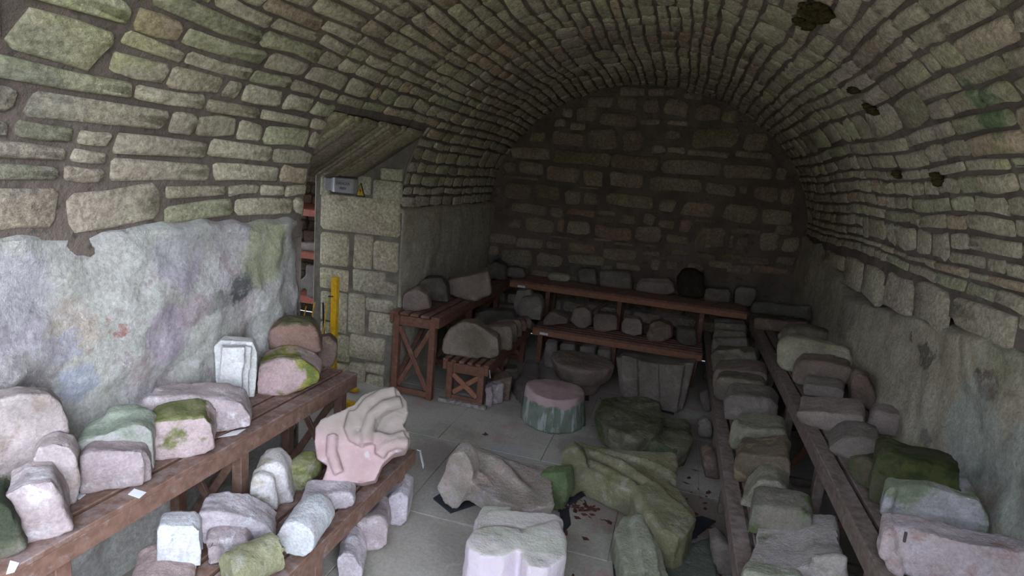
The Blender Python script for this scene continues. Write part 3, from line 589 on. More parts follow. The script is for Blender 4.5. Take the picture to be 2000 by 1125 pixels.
STONES = [
('carved_stone','dark green stone at the nearest end of the tall left bench','grn','carved stones on the tall left bench','stone',[-2.306,1.402,0.86],0.011,1.0,[('e',[[0.06,-0.126,0.235],[0.118,-0.052,0.229],[0.132,-0.034,0.19],[0.141,-0.022,0.077],[0.152,-0.008,0.021],[0.125,-0.043,0.0],[0.101,-0.074,0.0],[0.045,-0.145,0.0]],[-0.197,0.153,-0.0],0.94)]),
('carved_stone','pink rounded stone with a pale face at the near end of the tall left bench','lav','carved stones on the tall left bench','stone',[-2.285,1.537,0.86],0.011,1.0,[('e',[[0.03,-0.154,0.209],[0.072,-0.102,0.246],[0.126,-0.035,0.231],[0.141,-0.016,0.15],[0.152,-0.003,0.048],[0.157,0.003,0.018],[0.119,-0.044,0.0],[0.074,-0.1,0.0],[0.054,-0.124,0.031],[0.035,-0.147,0.108]],[-0.187,0.151,-0.0],0.94)]),
('carved_stone','narrow upright stone with a mossy cap between the rounded pink stones','pgm','carved stones on the tall left bench','stone',[-2.383,1.681,0.86],0.012,1.0,[('e',[[0.004,-0.1,0.243],[0.021,-0.081,0.289],[0.058,-0.041,0.302],[0.096,0.002,0.273],[0.105,0.012,0.228],[0.1,0.007,0.0],[0.083,-0.013,0.0],[0.036,-0.065,0.0],[-0.001,-0.106,0.058]],[-0.104,0.094,-0.0],0.94)]),
('carved_stone','large round topped grey pink boulder against the left wall','pgm','carved stones on the tall left bench','stone',[-2.565,1.666,0.86],0.012,1.0,[('e',[[-0.016,-0.157,0.413],[0.026,-0.09,0.467],[0.068,-0.023,0.477],[0.116,0.054,0.457],[0.141,0.094,0.404],[0.148,0.105,0.319],[0.143,0.098,0.086],[0.126,0.07,0.0],[-0.03,-0.179,0.041]],[-0.119,0.074,-0.0],0.94)]),
('carved_stone','pale green topped block behind the lavender block on the tall bench','pgr','carved stones on the tall left bench','stone',[-2.402,1.989,0.86],0.013,1.0,[('e',[[-0.047,-0.182,0.152],[-0.035,-0.172,0.201],[0.057,-0.088,0.236],[0.126,-0.026,0.267],[0.16,0.005,0.251],[0.181,0.023,0.216],[0.18,0.022,0.033],[0.172,0.015,0.0],[0.1,-0.05,0.0],[-0.044,-0.18,0.0]],[-0.134,0.149,-0.0],0.94),('e',[[-0.092,-0.007,0.176],[-0.069,0.014,0.252],[0.005,0.08,0.255],[0.036,0.108,0.223],[0.03,0.102,0.101],[-0.086,-0.002,0.122]],[-0.067,0.074,-0.0],0.94)]),
('carved_stone','lavender squared block with a small dark slot near its foot','lav','carved stones on the tall left bench','stone',[-2.298,1.89,0.86],0.012,1.0,[('e',[[-0.03,-0.156,0.18],[-0.003,-0.129,0.208],[0.078,-0.047,0.193],[0.136,0.012,0.174],[0.141,0.017,0.074],[0.134,0.009,0.0],[0.108,-0.016,0.0],[0.039,-0.087,0.0],[-0.034,-0.16,0.0]],[-0.107,0.105,-0.0],0.94),('e',[[0.099,0.017,0.159],[0.121,0.039,0.164],[0.136,0.055,0.106],[0.135,0.054,0.0],[0.111,0.029,0.0],[0.09,0.008,0.0]],[-0.107,0.105,-0.0],0.94)]),
('carved_stone','pink block with green mossy top edge leaning in front of the long block','pmo','carved stones on the tall left bench','stone',[-2.286,2.263,0.86],0.013,1.0,[('e',[[-0.044,-0.176,0.203],[0.024,-0.122,0.22],[0.142,-0.028,0.218],[0.17,-0.005,0.161],[0.181,0.004,0.064],[0.181,0.004,0.021],[0.11,-0.053,0.0],[0.053,-0.098,0.0],[0.024,-0.121,0.0],[-0.032,-0.166,0.0]],[-0.137,0.172,-0.0],0.94)]),
('carved_stone','long pale pink block with blotched right end on the tall left bench','lav','carved stones on the tall left bench','stone',[-2.418,2.499,0.86],0.014,1.0,[('e',[[-0.141,-0.269,0.183],[-0.109,-0.244,0.23],[0.012,-0.154,0.215],[0.183,-0.025,0.193],[0.252,0.027,0.166],[0.293,0.058,0.084],[0.297,0.061,0.02],[0.231,0.011,0.0],[0.145,-0.053,0.0],[0.007,-0.157,0.0],[-0.139,-0.267,0.025]],[-0.156,0.208,-0.0],0.94)]),
('carved_stone','bright white moulded stone with three stepped fillets on the tall bench','wht','carved stones on the tall left bench','stone',[-2.561,2.918,0.86],0.008,0.3,[('e',[[0.041,-0.145,0.372],[0.145,-0.073,0.37],[0.145,-0.074,0.261],[0.131,-0.083,0.195],[0.13,-0.084,0.0],[0.02,-0.16,0.0],[0.028,-0.154,0.182]],[-0.057,0.082,-0.0],0.94),('e',[[0.001,-0.113,0.37],[0.146,-0.012,0.354],[0.141,-0.015,0.233],[0.129,-0.024,0.166],[0.131,-0.022,0.0],[-0.003,-0.115,0.0]],[-0.057,0.082,-0.0],0.94),('e',[[-0.066,-0.098,0.348],[-0.033,-0.075,0.388],[0.118,0.03,0.372],[0.14,0.045,0.304],[0.138,0.043,0.165],[0.126,0.035,0.0],[0.114,0.027,0.0],[-0.049,-0.086,0.0]],[-0.08,0.115,-0.0],0.94)]),
('carved_stone','pink block with big green moss patch,lower of the two stacked blocks','pgm2','carved stones on the tall left bench','stone',[-2.357,3.216,0.86],0.015,1.0,[('e',[[-0.085,-0.227,0.199],[0.011,-0.169,0.249],[0.13,-0.097,0.242],[0.203,-0.053,0.199],[0.248,-0.026,0.144],[0.243,-0.028,0.081],[0.146,-0.087,0.038],[0.039,-0.151,0.0],[-0.093,-0.231,0.0]],[-0.155,0.257,-0.0],0.94)]),
('carved_stone','brown stained squared block stacked on the mossy pink block','brk','carved stones on the tall left bench','stone',[-2.505,3.481,1.05],0.016,1.0,[('e',[[-0.072,-0.206,0.146],[-0.008,-0.167,0.208],[0.149,-0.074,0.204],[0.194,-0.048,0.136],[0.215,-0.035,0.0],[0.11,-0.097,0.0],[0.023,-0.149,0.0],[-0.069,-0.204,0.0]],[-0.143,0.241,-0.0],0.94)]),
('carved_stone','small rounded purple brown stone tucked behind the stacked blocks','brn','carved stones on the tall left bench','stone',[-2.425,3.737,0.86],0.017,1.0,[('e',[[-0.017,-0.121,0.213],[0.054,-0.085,0.236],[0.107,-0.058,0.177],[0.104,-0.06,0.062],[0.076,-0.074,0.0],[-0.012,-0.118,0.0]],[-0.09,0.178,-0.0],0.94)]),
('carved_stone','pinkish domed stone at the near end of the low left bench','pk','carved stones on the low left bench','stone',[-2.044,1.9,0.45],0.012,1.0,[('e',[[-0.004,-0.193,0.053],[0.022,-0.17,0.069],[0.074,-0.122,0.088],[0.13,-0.071,0.067],[0.174,-0.031,0.049],[0.195,-0.012,0.022],[0.197,-0.011,0.0],[-0.008,-0.197,0.0]],[-0.188,0.207,-0.0],0.94)]),
('carved_stone','upright whitish block with a flat top near the front of the low bench','wht2','carved stones on the low left bench','stone',[-2.04,1.979,0.45],0.012,0.7,[('e',[[-0.027,-0.114,0.22],[-0.016,-0.105,0.259],[0.089,-0.016,0.239],[0.114,0.005,0.195],[0.118,0.008,0.0],[0.088,-0.017,0.0],[0.025,-0.07,0.0],[-0.028,-0.115,0.05]],[-0.09,0.107,-0.0],0.94)]),
('carved_stone','squat lavender brown block beside the white upright block','lav','carved stones on the low left bench','stone',[-1.887,2.115,0.45],0.012,1.0,[('e',[[-0.02,-0.139,0.113],[0.001,-0.124,0.134],[0.121,-0.039,0.096],[0.139,-0.026,0.056],[0.106,-0.049,0.0],[0.085,-0.065,0.0],[-0.018,-0.137,0.0]],[-0.115,0.163,-0.0],0.94),('e',[[-0.059,-0.105,0.13],[-0.016,-0.074,0.144],[0.092,0.002,0.12],[0.124,0.024,0.061],[0.116,0.019,0.0],[0.074,-0.011,0.0],[-0.053,-0.101,0.0]],[-0.081,0.114,-0.0],0.94)]),
('carved_stone','long lavender roll moulded stone on the low left bench','lavp','carved stones on the low left bench','stone',[-1.949,2.255,0.45],0.013,1.0,[('e',[[-0.098,-0.195,0.159],[-0.079,-0.183,0.214],[-0.0,-0.131,0.207],[0.095,-0.069,0.172],[0.174,-0.018,0.115],[0.218,0.011,0.054],[0.214,0.009,0.028],[0.144,-0.037,0.0],[0.036,-0.108,0.0],[-0.059,-0.17,0.023],[-0.086,-0.188,0.057]],[-0.12,0.184,-0.0],0.94)]),
('carved_stone','mossy olive shaft stone lying at the front edge of the low bench','mos','carved stones on the low left bench','stone',[-1.673,2.017,0.45],0.012,1.0,[('u',[[-0.05,-0.115,0.09],[0.05,0.115,0.09]],0.1)]),
('carved_stone','smooth white shaft stone lying diagonally on the low bench','wht2','carved stones on the low left bench','stone',[-1.619,2.345,0.45],0.012,0.6,[('u',[[0.032,-0.135,0.1],[-0.032,0.135,0.1]],0.1)]),
('carved_stone','two lobed upright stone with pale front and tan back on the low bench','ctn','carved stones on the low left bench','stone',[-2.019,2.607,0.45],0.014,1.0,[('e',[[-0.019,-0.176,0.146],[-0.008,-0.169,0.222],[0.031,-0.145,0.234],[0.075,-0.117,0.2],[0.098,-0.103,0.088],[0.106,-0.098,0.0],[0.043,-0.138,0.0],[-0.015,-0.173,0.05]],[-0.053,0.085,-0.0],0.94),('e',[[-0.036,-0.104,0.199],[-0.009,-0.087,0.251],[0.054,-0.048,0.256],[0.09,-0.026,0.205],[0.119,-0.008,0.056],[0.141,0.006,0.0],[0.086,-0.028,0.0],[-0.001,-0.083,0.0]],[-0.106,0.17,-0.0],0.94)]),
('carved_stone','small green mossy shaft stone behind the big pink tracery stone','mos','carved stones on the low left bench','stone',[-1.965,2.807,0.45],0.014,1.0,[('u',[[0.011,-0.086,0.08],[-0.011,0.086,0.08]],0.08)]),
('carved_stone','small pale squared stone before the big pink tracery stone','lavp','carved stones on the low left bench','stone',[-1.713,2.695,0.45],0.013,0.7,[('e',[[-0.098,-0.143,0.059],[-0.08,-0.133,0.102],[0.038,-0.076,0.11],[0.147,-0.023,0.108],[0.171,-0.011,0.072],[0.173,-0.01,0.033],[0.122,-0.035,0.0],[0.054,-0.068,0.0],[-0.087,-0.137,0.0]],[-0.075,0.153,-0.0],0.94)]),
('tracery_stone','large pink carved tracery stone with curved mouldings on the low left bench','pkt',None,'stone',[-1.685,3.04,0.55],0.0095,0.25,[('e',[[-0.248,-0.162,0.243],[-0.239,-0.118,0.284],[-0.167,-0.054,0.317],[-0.102,0.012,0.356],[-0.078,0.072,0.407],[-0.013,0.133,0.439],[0.102,0.189,0.445],[0.147,0.177,0.413],[0.193,0.16,0.376],[0.22,0.124,0.327],[0.227,0.086,0.285],[0.216,0.061,0.265],[0.266,0.049,0.23],[0.295,0.022,0.19],[0.292,-0.016,0.152],[0.228,-0.058,0.138],[0.19,-0.123,0.089],[0.175,-0.173,0.0],[0.114,-0.239,0.0],[0.044,-0.253,0.0],[-0.023,-0.277,0.0],[-0.057,-0.292,0.0],[-0.105,-0.298,0.0],[-0.098,-0.258,0.079],[-0.166,-0.261,0.107],[-0.216,-0.216,0.174]],[-0.047,0.109,-0.107],0.94),('e',[[-0.051,-0.012,0.341],[-0.014,0.073,0.412],[0.112,0.169,0.454],[0.202,0.14,0.385],[0.233,0.098,0.329],[0.147,0.078,0.346],[0.093,0.017,0.308],[0.085,-0.057,0.236],[0.06,-0.102,0.201],[0.008,-0.103,0.223]],[-0.03,0.068,-0.067],0.94),('u',[[-0.022,-0.089,0.251],[-0.039,-0.031,0.317],[-0.018,0.039,0.379],[0.039,0.107,0.424],[0.112,0.151,0.436]],0.035),('u',[[0.082,-0.122,0.188],[0.046,-0.075,0.252],[0.041,-0.011,0.319],[0.087,0.056,0.367],[0.172,0.115,0.389]],0.04),('u',[[0.063,-0.105,0.186],[-0.021,-0.113,0.214],[-0.06,-0.092,0.254],[-0.071,-0.026,0.326]],0.035),('u',[[0.163,-0.127,0.135],[0.177,-0.081,0.177],[0.232,-0.038,0.196],[0.295,-0.014,0.192]],0.035),('u',[[0.151,-0.096,0.167],[0.113,-0.056,0.225],[0.188,-0.04,0.208],[0.255,0.014,0.232]],0.028),('u',[[-0.136,-0.153,0.214],[-0.1,-0.216,0.134],[-0.017,-0.266,0.046]],0.03)]),
('carved_stone','round pale pink stone on the floor nearest under the low left bench','lavp','pale stones on the floor under the low left bench','stone',[-1.59,2.774,0.0],0.014,1.0,[('e',[[-0.016,-0.171,0.179],[0.027,-0.152,0.219],[0.086,-0.126,0.198],[0.128,-0.107,0.101],[0.139,-0.102,0.019],[0.083,-0.127,0.0],[-0.009,-0.168,0.0]],[-0.123,0.274,-0.0],0.94)]),
('carved_stone','rounded lavender stone on the floor,middle one under the low left bench','lav','pale stones on the floor under the low left bench','stone',[-1.626,3.071,0.0],0.015,1.0,[('e',[[-0.062,-0.186,0.115],[-0.014,-0.167,0.225],[0.085,-0.128,0.264],[0.147,-0.103,0.222],[0.172,-0.093,0.054],[0.113,-0.117,0.0],[0.041,-0.145,0.0],[-0.048,-0.181,0.023]],[-0.111,0.279,-0.0],0.94)]),
('carved_stone','pale blue grey stone on the floor just inside the low bench end post','lavp','pale stones on the floor under the low left bench','stone',[-1.612,3.368,0.0],0.016,1.0,[('e',[[-0.042,-0.164,0.148],[0.018,-0.142,0.229],[0.09,-0.117,0.268],[0.133,-0.101,0.216],[0.136,-0.1,0.047],[0.105,-0.111,0.0],[0.045,-0.133,0.0],[-0.016,-0.154,0.029]],[-0.094,0.264,-0.0],0.94)]),
('column_drum','squat column drum with pink flat top and green streaked sides','drum',None,'stone',[-0.95,5.485,0.0],0.022,0.6,[('c',[0.0,0.0,0.0],0.335,0.3,0,0.33)]),
('carved_capital','brown upturned capital with a wide oval disc top behind the drum','brn2',None,'stone',[-0.842,6.472,0.0],0.025,1.2,[('c',[0.0,0.0,0.0],0.2,0.27,0,0.2),('c',[0.0,0.0,0.0],0.3,0.385,0.17,0.36)]),
('carved_pier_stone','tall grey brown pier stone with vertical fillets,tapering to its foot','gryf',None,'stone',[-0.036,6.502,0.0],0.014,0.35,[('e',[[-0.435,-0.091,0.479],[0.042,-0.158,0.509],[0.127,-0.17,0.0],[-0.306,-0.109,0.0]],[0.047,0.337,-0.0],0.94),('e',[[-0.381,-0.149,0.532],[-0.193,-0.176,0.53],[-0.119,-0.186,0.0],[-0.282,-0.163,0.0]],[0.014,0.099,-0.0],0.94),('e',[[0.031,-0.207,0.521],[0.305,-0.246,0.558],[0.297,-0.245,0.0],[0.126,-0.221,0.0]],[0.042,0.297,-0.0],0.94),('e',[[0.263,-0.179,0.558],[0.402,-0.199,0.589],[0.356,-0.192,0.043],[0.276,-0.181,0.0]],[0.033,0.238,-0.0],0.94)]),
('rubble_stone','large dark green mossy irregular stone lying behind the sprawling long one','grn2',None,'stone',[-0.067,5.331,0.0],0.021,1.5,[('e',[[-0.443,-0.17,0.27],[-0.431,0.283,0.27],[-0.274,0.492,0.27],[-0.018,0.552,0.27],[0.139,0.484,0.27],[0.2,0.136,0.27],[0.126,-0.363,0.27],[-0.037,-0.552,0.27],[-0.267,-0.446,0.27]],[0.0,0.0,-0.24],0.9),('e',[[-0.029,0.089,0.2],[0.205,0.276,0.2],[0.413,0.29,0.2],[0.443,0.017,0.2],[0.417,-0.301,0.2],[0.31,-0.437,0.2],[0.046,-0.353,0.2]],[0.0,0.0,-0.2],0.92)]),
('carved_stone','pale curled stone joined to a pink and green flat slab left of centre floor','pgf',None,'stone',[-1.001,3.829,0.0],0.017,0.6,[('e',[[-0.464,0.264,0.24],[-0.4,0.326,0.24],[-0.286,0.313,0.24],[-0.038,0.207,0.24],[0.176,0.168,0.24],[0.342,0.137,0.24],[0.399,-0.034,0.24],[0.464,-0.254,0.24],[0.323,-0.402,0.24],[0.063,-0.366,0.24],[-0.13,-0.239,0.24],[-0.22,-0.205,0.24]],[0.0,0.0,-0.18],0.92),('e',[[-0.058,0.282,0.2],[0.044,0.294,0.2],[0.424,0.402,0.2],[0.45,0.267,0.2],[0.302,0.075,0.2],[0.087,0.139,0.2]],[0.0,0.0,-0.15],0.95),('e',[[-0.397,-0.267,0.149],[-0.385,-0.266,0.205],[-0.349,-0.263,0.293],[-0.334,-0.262,0.397],[-0.285,-0.257,0.454],[-0.224,-0.252,0.473],[-0.164,-0.247,0.409],[-0.127,-0.244,0.315],[-0.142,-0.245,0.212],[-0.186,-0.249,0.101],[-0.204,-0.25,0.043],[-0.233,-0.253,0.0],[-0.283,-0.257,0.021],[-0.334,-0.262,0.051]],[-0.017,0.199,-0.0],0.94),('u',[[-0.335,0.211,0.24],[-0.043,0.084,0.26],[0.247,-0.177,0.24]],0.035),('u',[[-0.284,-0.034,0.22],[-0.022,-0.152,0.2],[0.11,-0.254,0.15]],0.05)]),
('carved_stone','bright green mossy wedge stone between the two sprawling floor stones','grnb',None,'stone',[-0.619,3.951,0.0],0.017,0.8,[('e',[[-0.142,-0.046,0.18],[-0.089,-0.055,0.261],[0.092,-0.087,0.34],[0.118,-0.092,0.143],[0.09,-0.087,0.071],[0.089,-0.087,0.033],[0.033,-0.077,0.0],[-0.04,-0.064,0.0]],[0.024,0.138,-0.0],0.94)]),
('carved_stone','long sprawling yellow green carved stone across the centre floor','ygf',None,'stone',[-0.116,4.088,0.0],0.017,0.6,[('e',[[-0.506,0.397,0.25],[-0.441,0.512,0.25],[-0.351,0.494,0.25],[-0.035,0.526,0.25],[0.271,0.655,0.25],[0.362,0.659,0.25],[0.376,0.465,0.25],[0.367,0.16,0.25],[0.285,0.163,0.25],[0.397,0.056,0.25],[0.467,-0.132,0.25],[0.506,-0.216,0.25],[0.496,-0.38,0.25],[0.431,-0.528,0.25],[0.374,-0.581,0.25],[0.256,-0.546,0.25],[0.171,-0.365,0.25],[0.108,-0.293,0.25],[0.049,-0.126,0.25],[-0.278,0.024,0.25],[-0.371,0.11,0.25]],[0.0,0.0,-0.22],0.94),('e',[[-0.483,0.009,0.233],[-0.481,0.009,0.363],[-0.418,0.015,0.43],[-0.334,0.022,0.369],[-0.269,0.028,0.189],[-0.274,0.027,0.101],[-0.331,0.022,0.057],[-0.376,0.018,0.0],[-0.416,0.015,0.0],[-0.46,0.011,0.086]],[-0.011,0.13,-0.0],0.94),('e',[[-0.303,0.244,0.17],[0.056,0.049,0.17],[0.057,-0.102,0.17],[-0.28,0.097,0.17]],[0.0,0.0,-0.15],1),('u',[[-0.372,0.365,0.24],[-0.069,0.213,0.27],[0.253,-0.085,0.27],[0.397,-0.347,0.26]],0.04),('u',[[-0.299,0.165,0.24],[0.034,-0.033,0.25],[0.176,-0.262,0.25]],0.04),('u',[[-0.252,0.401,0.25],[0.119,0.368,0.26],[0.319,0.242,0.26]],0.03),('e',[[0.094,-0.176,0.3],[0.146,-0.038,0.3],[0.285,-0.089,0.3],[0.458,-0.291,0.3],[0.496,-0.371,0.3],[0.439,-0.587,0.3],[0.377,-0.659,0.3],[0.268,-0.621,0.3],[0.17,-0.452,0.3]],[0.0,0.0,-0.25],0.97)]),
('pier_stone','big pale pink double lobed pier stone with greenish top in the foreground','fore',None,'stone',[-0.632,2.933,0.0],0.014,0.6,[('e',[[-0.265,0.017,0.42],[-0.212,0.145,0.42],[0.161,0.246,0.42],[0.217,0.202,0.42],[0.261,-0.017,0.42],[0.066,-0.172,0.42],[-0.187,-0.16,0.42]],[0.0,0.0,-0.42],1.04),('e',[[-0.235,-0.236,0.44],[-0.236,-0.111,0.44],[-0.142,-0.028,0.44],[0.004,-0.006,0.44],[0.061,-0.181,0.44],[-0.003,-0.282,0.44],[-0.115,-0.329,0.44],[-0.196,-0.3,0.44]],[0.0,0.0,-0.44],1.03),('e',[[0.049,-0.138,0.44],[0.045,0.012,0.44],[0.193,0.158,0.44],[0.277,0.009,0.44],[0.306,-0.146,0.44],[0.232,-0.288,0.44],[0.129,-0.309,0.44],[0.078,-0.243,0.44]],[0.0,0.0,-0.44],1.03),('e',[[-0.306,0.101,0.36],[-0.294,0.256,0.36],[-0.131,0.329,0.36],[-0.063,0.095,0.36],[-0.258,0.01,0.36]],[0.0,0.0,-0.36],1.0)]),
('carved_stone','long pale green slab stone lying in the right foreground of the floor','pgs',None,'stone',[0.068,3.297,0.0],0.015,0.7,[('e',[[-0.192,0.182,0.2],[-0.154,0.397,0.2],[-0.051,0.495,0.2],[0.03,0.401,0.2],[0.116,0.091,0.2],[0.192,-0.303,0.2],[0.017,-0.495,0.2],[-0.073,-0.236,0.2]],[0.0,0.0,-0.2],1.02),('e',[[-0.096,0.342,0.24],[-0.033,0.408,0.24],[0.083,0.016,0.24],[0.139,-0.377,0.24],[0.057,-0.451,0.24]],[0.0,0.0,-0.14],1.0)]),
('floor_slab','flat dark green floor slab under the right low bench','dgr',None,'stone',[0.369,3.526,0.0],0.015,0.5,[('e',[[-0.155,-0.04,0.07],[-0.011,0.247,0.07],[0.151,0.409,0.07],[0.155,-0.04,0.07],[0.112,-0.316,0.07],[-0.116,-0.409,0.07]],[0.0,0.0,-0.07],1)]),
('carved_stone','pale grey block on the floor at the near end of the right low bench','gry',None,'stone',[0.563,3.712,0.0],0.016,1.0,[('e',[[-0.073,-0.114,0.204],[-0.02,-0.105,0.224],[0.06,-0.091,0.171],[0.108,-0.083,0.0],[-0.029,-0.107,0.0]],[-0.035,0.197,-0.0],0.94)]),
('rubble_stone','small pale stone on the floor by the right low bench,nearer of two','gry','small stones on the floor beneath the right low bench','stone',[0.521,5.796,0.0],0.023,1.0,[('e',[[-0.061,-0.069,0.163],[-0.0,-0.061,0.216],[0.064,-0.052,0.172],[0.078,-0.05,0.0],[0.025,-0.057,0.0],[-0.032,-0.065,0.0]],[-0.017,0.119,-0.0],0.94)]),
('rubble_stone','narrow grey stone standing further back under the right low bench','gry','small stones on the floor beneath the right low bench','stone',[0.556,6.548,0.0],0.025,1.0,[('e',[[-0.06,-0.069,0.204],[0.017,-0.058,0.233],[0.077,-0.05,0.0],[-0.015,-0.063,0.0]],[-0.017,0.119,-0.0],0.94)]),
('rubble_stone','brownish stone half hidden beneath the middle of the right low bench','brn','small stones on the floor beneath the right low bench','stone',[0.544,5.028,0.0],0.02,1.0,[('e',[[-0.062,-0.112,0.191],[0.021,-0.098,0.251],[0.097,-0.085,0.041],[0.069,-0.089,0.0],[-0.02,-0.105,0.0]],[-0.035,0.197,-0.0],0.94)]),
('boulder','large tan boulder like stone on the end of the low bench beyond the doorway','tan',None,'stone',[-1.928,5.694,0.47],0.023,1.1,[('e',[[-0.275,-0.202,0.043],[-0.266,-0.2,0.127],[-0.207,-0.187,0.288],[-0.096,-0.164,0.373],[0.061,-0.13,0.379],[0.224,-0.095,0.29],[0.311,-0.077,0.248],[0.333,-0.072,0.049],[0.249,-0.09,0.0],[-0.174,-0.18,0.0],[-0.25,-0.196,0.0]],[-0.058,0.274,-0.0],0.94)]),
('stone_slab','pinkish tan slab standing just behind the tan boulder','tan','carved stones on the low bench beyond the doorway','stone',[-1.806,6.053,0.47],0.024,1.0,[('e',[[-0.173,-0.14,0.229],[0.168,-0.029,0.275],[0.204,-0.018,0.243],[0.222,-0.012,0.0],[0.181,-0.025,0.0],[-0.126,-0.125,0.0]],[-0.049,0.152,-0.0],0.94)]),
('stone_slab','brownish slab second behind the tan boulder','brn','carved stones on the low bench beyond the doorway','stone',[-1.801,6.351,0.47],0.025,1.0,[('e',[[-0.158,-0.135,0.2],[0.154,-0.034,0.244],[0.191,-0.022,0.21],[0.207,-0.017,0.0],[0.165,-0.031,0.0],[-0.112,-0.12,0.0]],[-0.049,0.152,-0.0],0.94)]),
('stone_slab','pale slab third behind the tan boulder','tan','carved stones on the low bench beyond the doorway','stone',[-1.797,6.6,0.47],0.026,1.0,[('e',[[-0.137,-0.129,0.178],[0.134,-0.041,0.22],[0.172,-0.028,0.185],[0.186,-0.024,0.0],[0.142,-0.038,0.0],[-0.091,-0.114,0.0]],[-0.049,0.152,-0.0],0.94)]),
('stone_slab','red brown slab fourth behind the tan boulder','brn','carved stones on the low bench beyond the doorway','stone',[-1.794,6.865,0.47],0.026,1.0,[('e',[[-0.129,-0.126,0.134],[0.128,-0.043,0.175],[0.168,-0.03,0.139],[0.178,-0.026,0.0],[0.133,-0.041,0.0],[-0.085,-0.112,0.0]],[-0.049,0.152,-0.0],0.94)]),
('stone_slab','dark grey slab at the far end of the row behind the boulder','gry','carved stones on the low bench beyond the doorway','stone',[-1.789,7.093,0.47],0.026,1.0,[('e',[[-0.12,-0.123,0.1],[0.121,-0.045,0.14],[0.161,-0.032,0.102],[0.169,-0.029,0.0],[0.122,-0.044,0.0],[-0.077,-0.109,0.0]],[-0.049,0.152,-0.0],0.94)]),
('rubble_stone','flat layered dark stone lying at the back of the low bench','dk','carved stones on the low bench beyond the doorway','stone',[-2.076,6.96,0.47],0.026,1.0,[('e',[[-0.246,-0.17,0.164],[-0.025,-0.131,0.229],[0.231,-0.086,0.232],[0.289,-0.076,0.144],[0.28,-0.078,0.04],[-0.199,-0.162,0.0]],[-0.043,0.246,-0.0],0.94)]),
('rubble_stone','pale pink block on the floor at the foot of the crossed bench end','lav','stones on the floor under the low bench beyond the doorway','stone',[-1.631,5.597,0.0],0.023,1.0,[('e',[[-0.05,-0.179,0.219],[0.045,-0.144,0.265],[0.054,-0.141,0.0],[-0.015,-0.166,0.0]],[-0.055,0.15,-0.0],0.94),('e',[[-0.056,-0.075,0.197],[0.116,-0.012,0.243],[0.125,-0.009,0.0],[-0.008,-0.057,0.0]],[-0.068,0.188,-0.0],0.94)]),
('rubble_stone','brown block on the floor second from the crossed bench end','brn','stones on the floor under the low bench beyond the doorway','stone',[-1.596,5.802,0.0],0.023,1.0,[('e',[[-0.052,-0.152,0.227],[0.123,-0.088,0.28],[0.138,-0.083,0.0],[0.022,-0.125,0.0]],[-0.086,0.235,-0.0],0.94)]),
('rubble_stone','dark block on the floor furthest under that low bench','dk','stones on the floor under the low bench beyond the doorway','stone',[-1.61,6.182,0.0],0.025,1.0,[('e',[[-0.041,-0.148,0.227],[0.12,-0.089,0.257],[0.126,-0.087,0.0],[0.021,-0.125,0.0]],[-0.086,0.235,-0.0],0.94)]),
('rubble_stone','leftmost grey block under the back low bench','gry','row of squared blocks on the floor beneath the back bench','stone',[-1.332,7.136,0.0],0.026,1.0,[('e',[[-0.105,-0.1,0.328],[-0.073,-0.1,0.347],[0.04,-0.1,0.352],[0.069,-0.1,0.329],[0.105,-0.1,0.0],[-0.067,-0.1,0.0]],[-0.0,0.2,-0.0],0.94)]),
('rubble_stone','second block from the left under the back low bench','gry','row of squared blocks on the floor beneath the back bench','stone',[-1.12,7.192,0.0],0.026,1.0,[('e',[[-0.128,-0.1,0.324],[-0.096,-0.1,0.343],[0.061,-0.1,0.355],[0.09,-0.1,0.333],[0.128,-0.1,0.0],[-0.089,-0.1,0.0]],[-0.0,0.2,-0.0],0.94)]),
('rubble_stone','third block from the left under the back low bench','gry','row of squared blocks on the floor beneath the back bench','stone',[-0.875,7.224,0.0],0.026,1.0,[('e',[[-0.127,-0.1,0.322],[-0.096,-0.1,0.341],[0.059,-0.1,0.353],[0.088,-0.1,0.331],[0.127,-0.1,0.0],[-0.086,-0.1,0.0]],[-0.0,0.2,-0.0],0.94)]),
('rubble_stone','rightmost pale block under the back low bench','gry','row of squared blocks on the floor beneath the back bench','stone',[-0.646,7.102,0.0],0.026,1.0,[('e',[[-0.108,-0.1,0.356],[-0.078,-0.1,0.374],[0.035,-0.1,0.38],[0.063,-0.1,0.358],[0.108,-0.1,0.0],[-0.061,-0.1,0.0]],[-0.0,0.2,-0.0],0.94)]),
('rubble_stone','flattish grey stone on the floor left of the brown capital','gry','row of squared blocks on the floor beneath the back bench','stone',[-1.419,6.223,0.0],0.025,1.0,[('e',[[-0.085,-0.24,0.14],[-0.168,0.639,0.14],[0.002,0.625,0.14],[0.168,-0.189,0.14],[0.112,-0.639,0.14]],[0.0,0.0,-0.14],1)]),
('carved_stone','small pinkish stone at the near end of the tall bench beyond the doorway','brn2','carved stones on the tall bench beyond the doorway','stone',[-2.53,5.563,0.9],0.023,1.0,[('e',[[-0.128,-0.129,0.14],[-0.094,-0.122,0.205],[0.025,-0.097,0.251],[0.118,-0.077,0.194],[0.17,-0.066,0.046],[0.04,-0.094,0.0],[-0.114,-0.127,0.0]],[-0.042,0.196,-0.0],0.94)]),
('rubble_stone','dark rough stone behind the small pinkish one by the plastered wall','dk','carved stones on the tall bench beyond the doorway','stone',[-2.565,6.027,0.9],0.024,1.0,[('e',[[-0.188,-0.152,0.137],[-0.082,-0.13,0.267],[0.114,-0.088,0.299],[0.205,-0.069,0.207],[0.234,-0.063,0.0],[0.05,-0.102,0.0],[-0.139,-0.142,0.0]],[-0.046,0.215,-0.0],0.94)]),
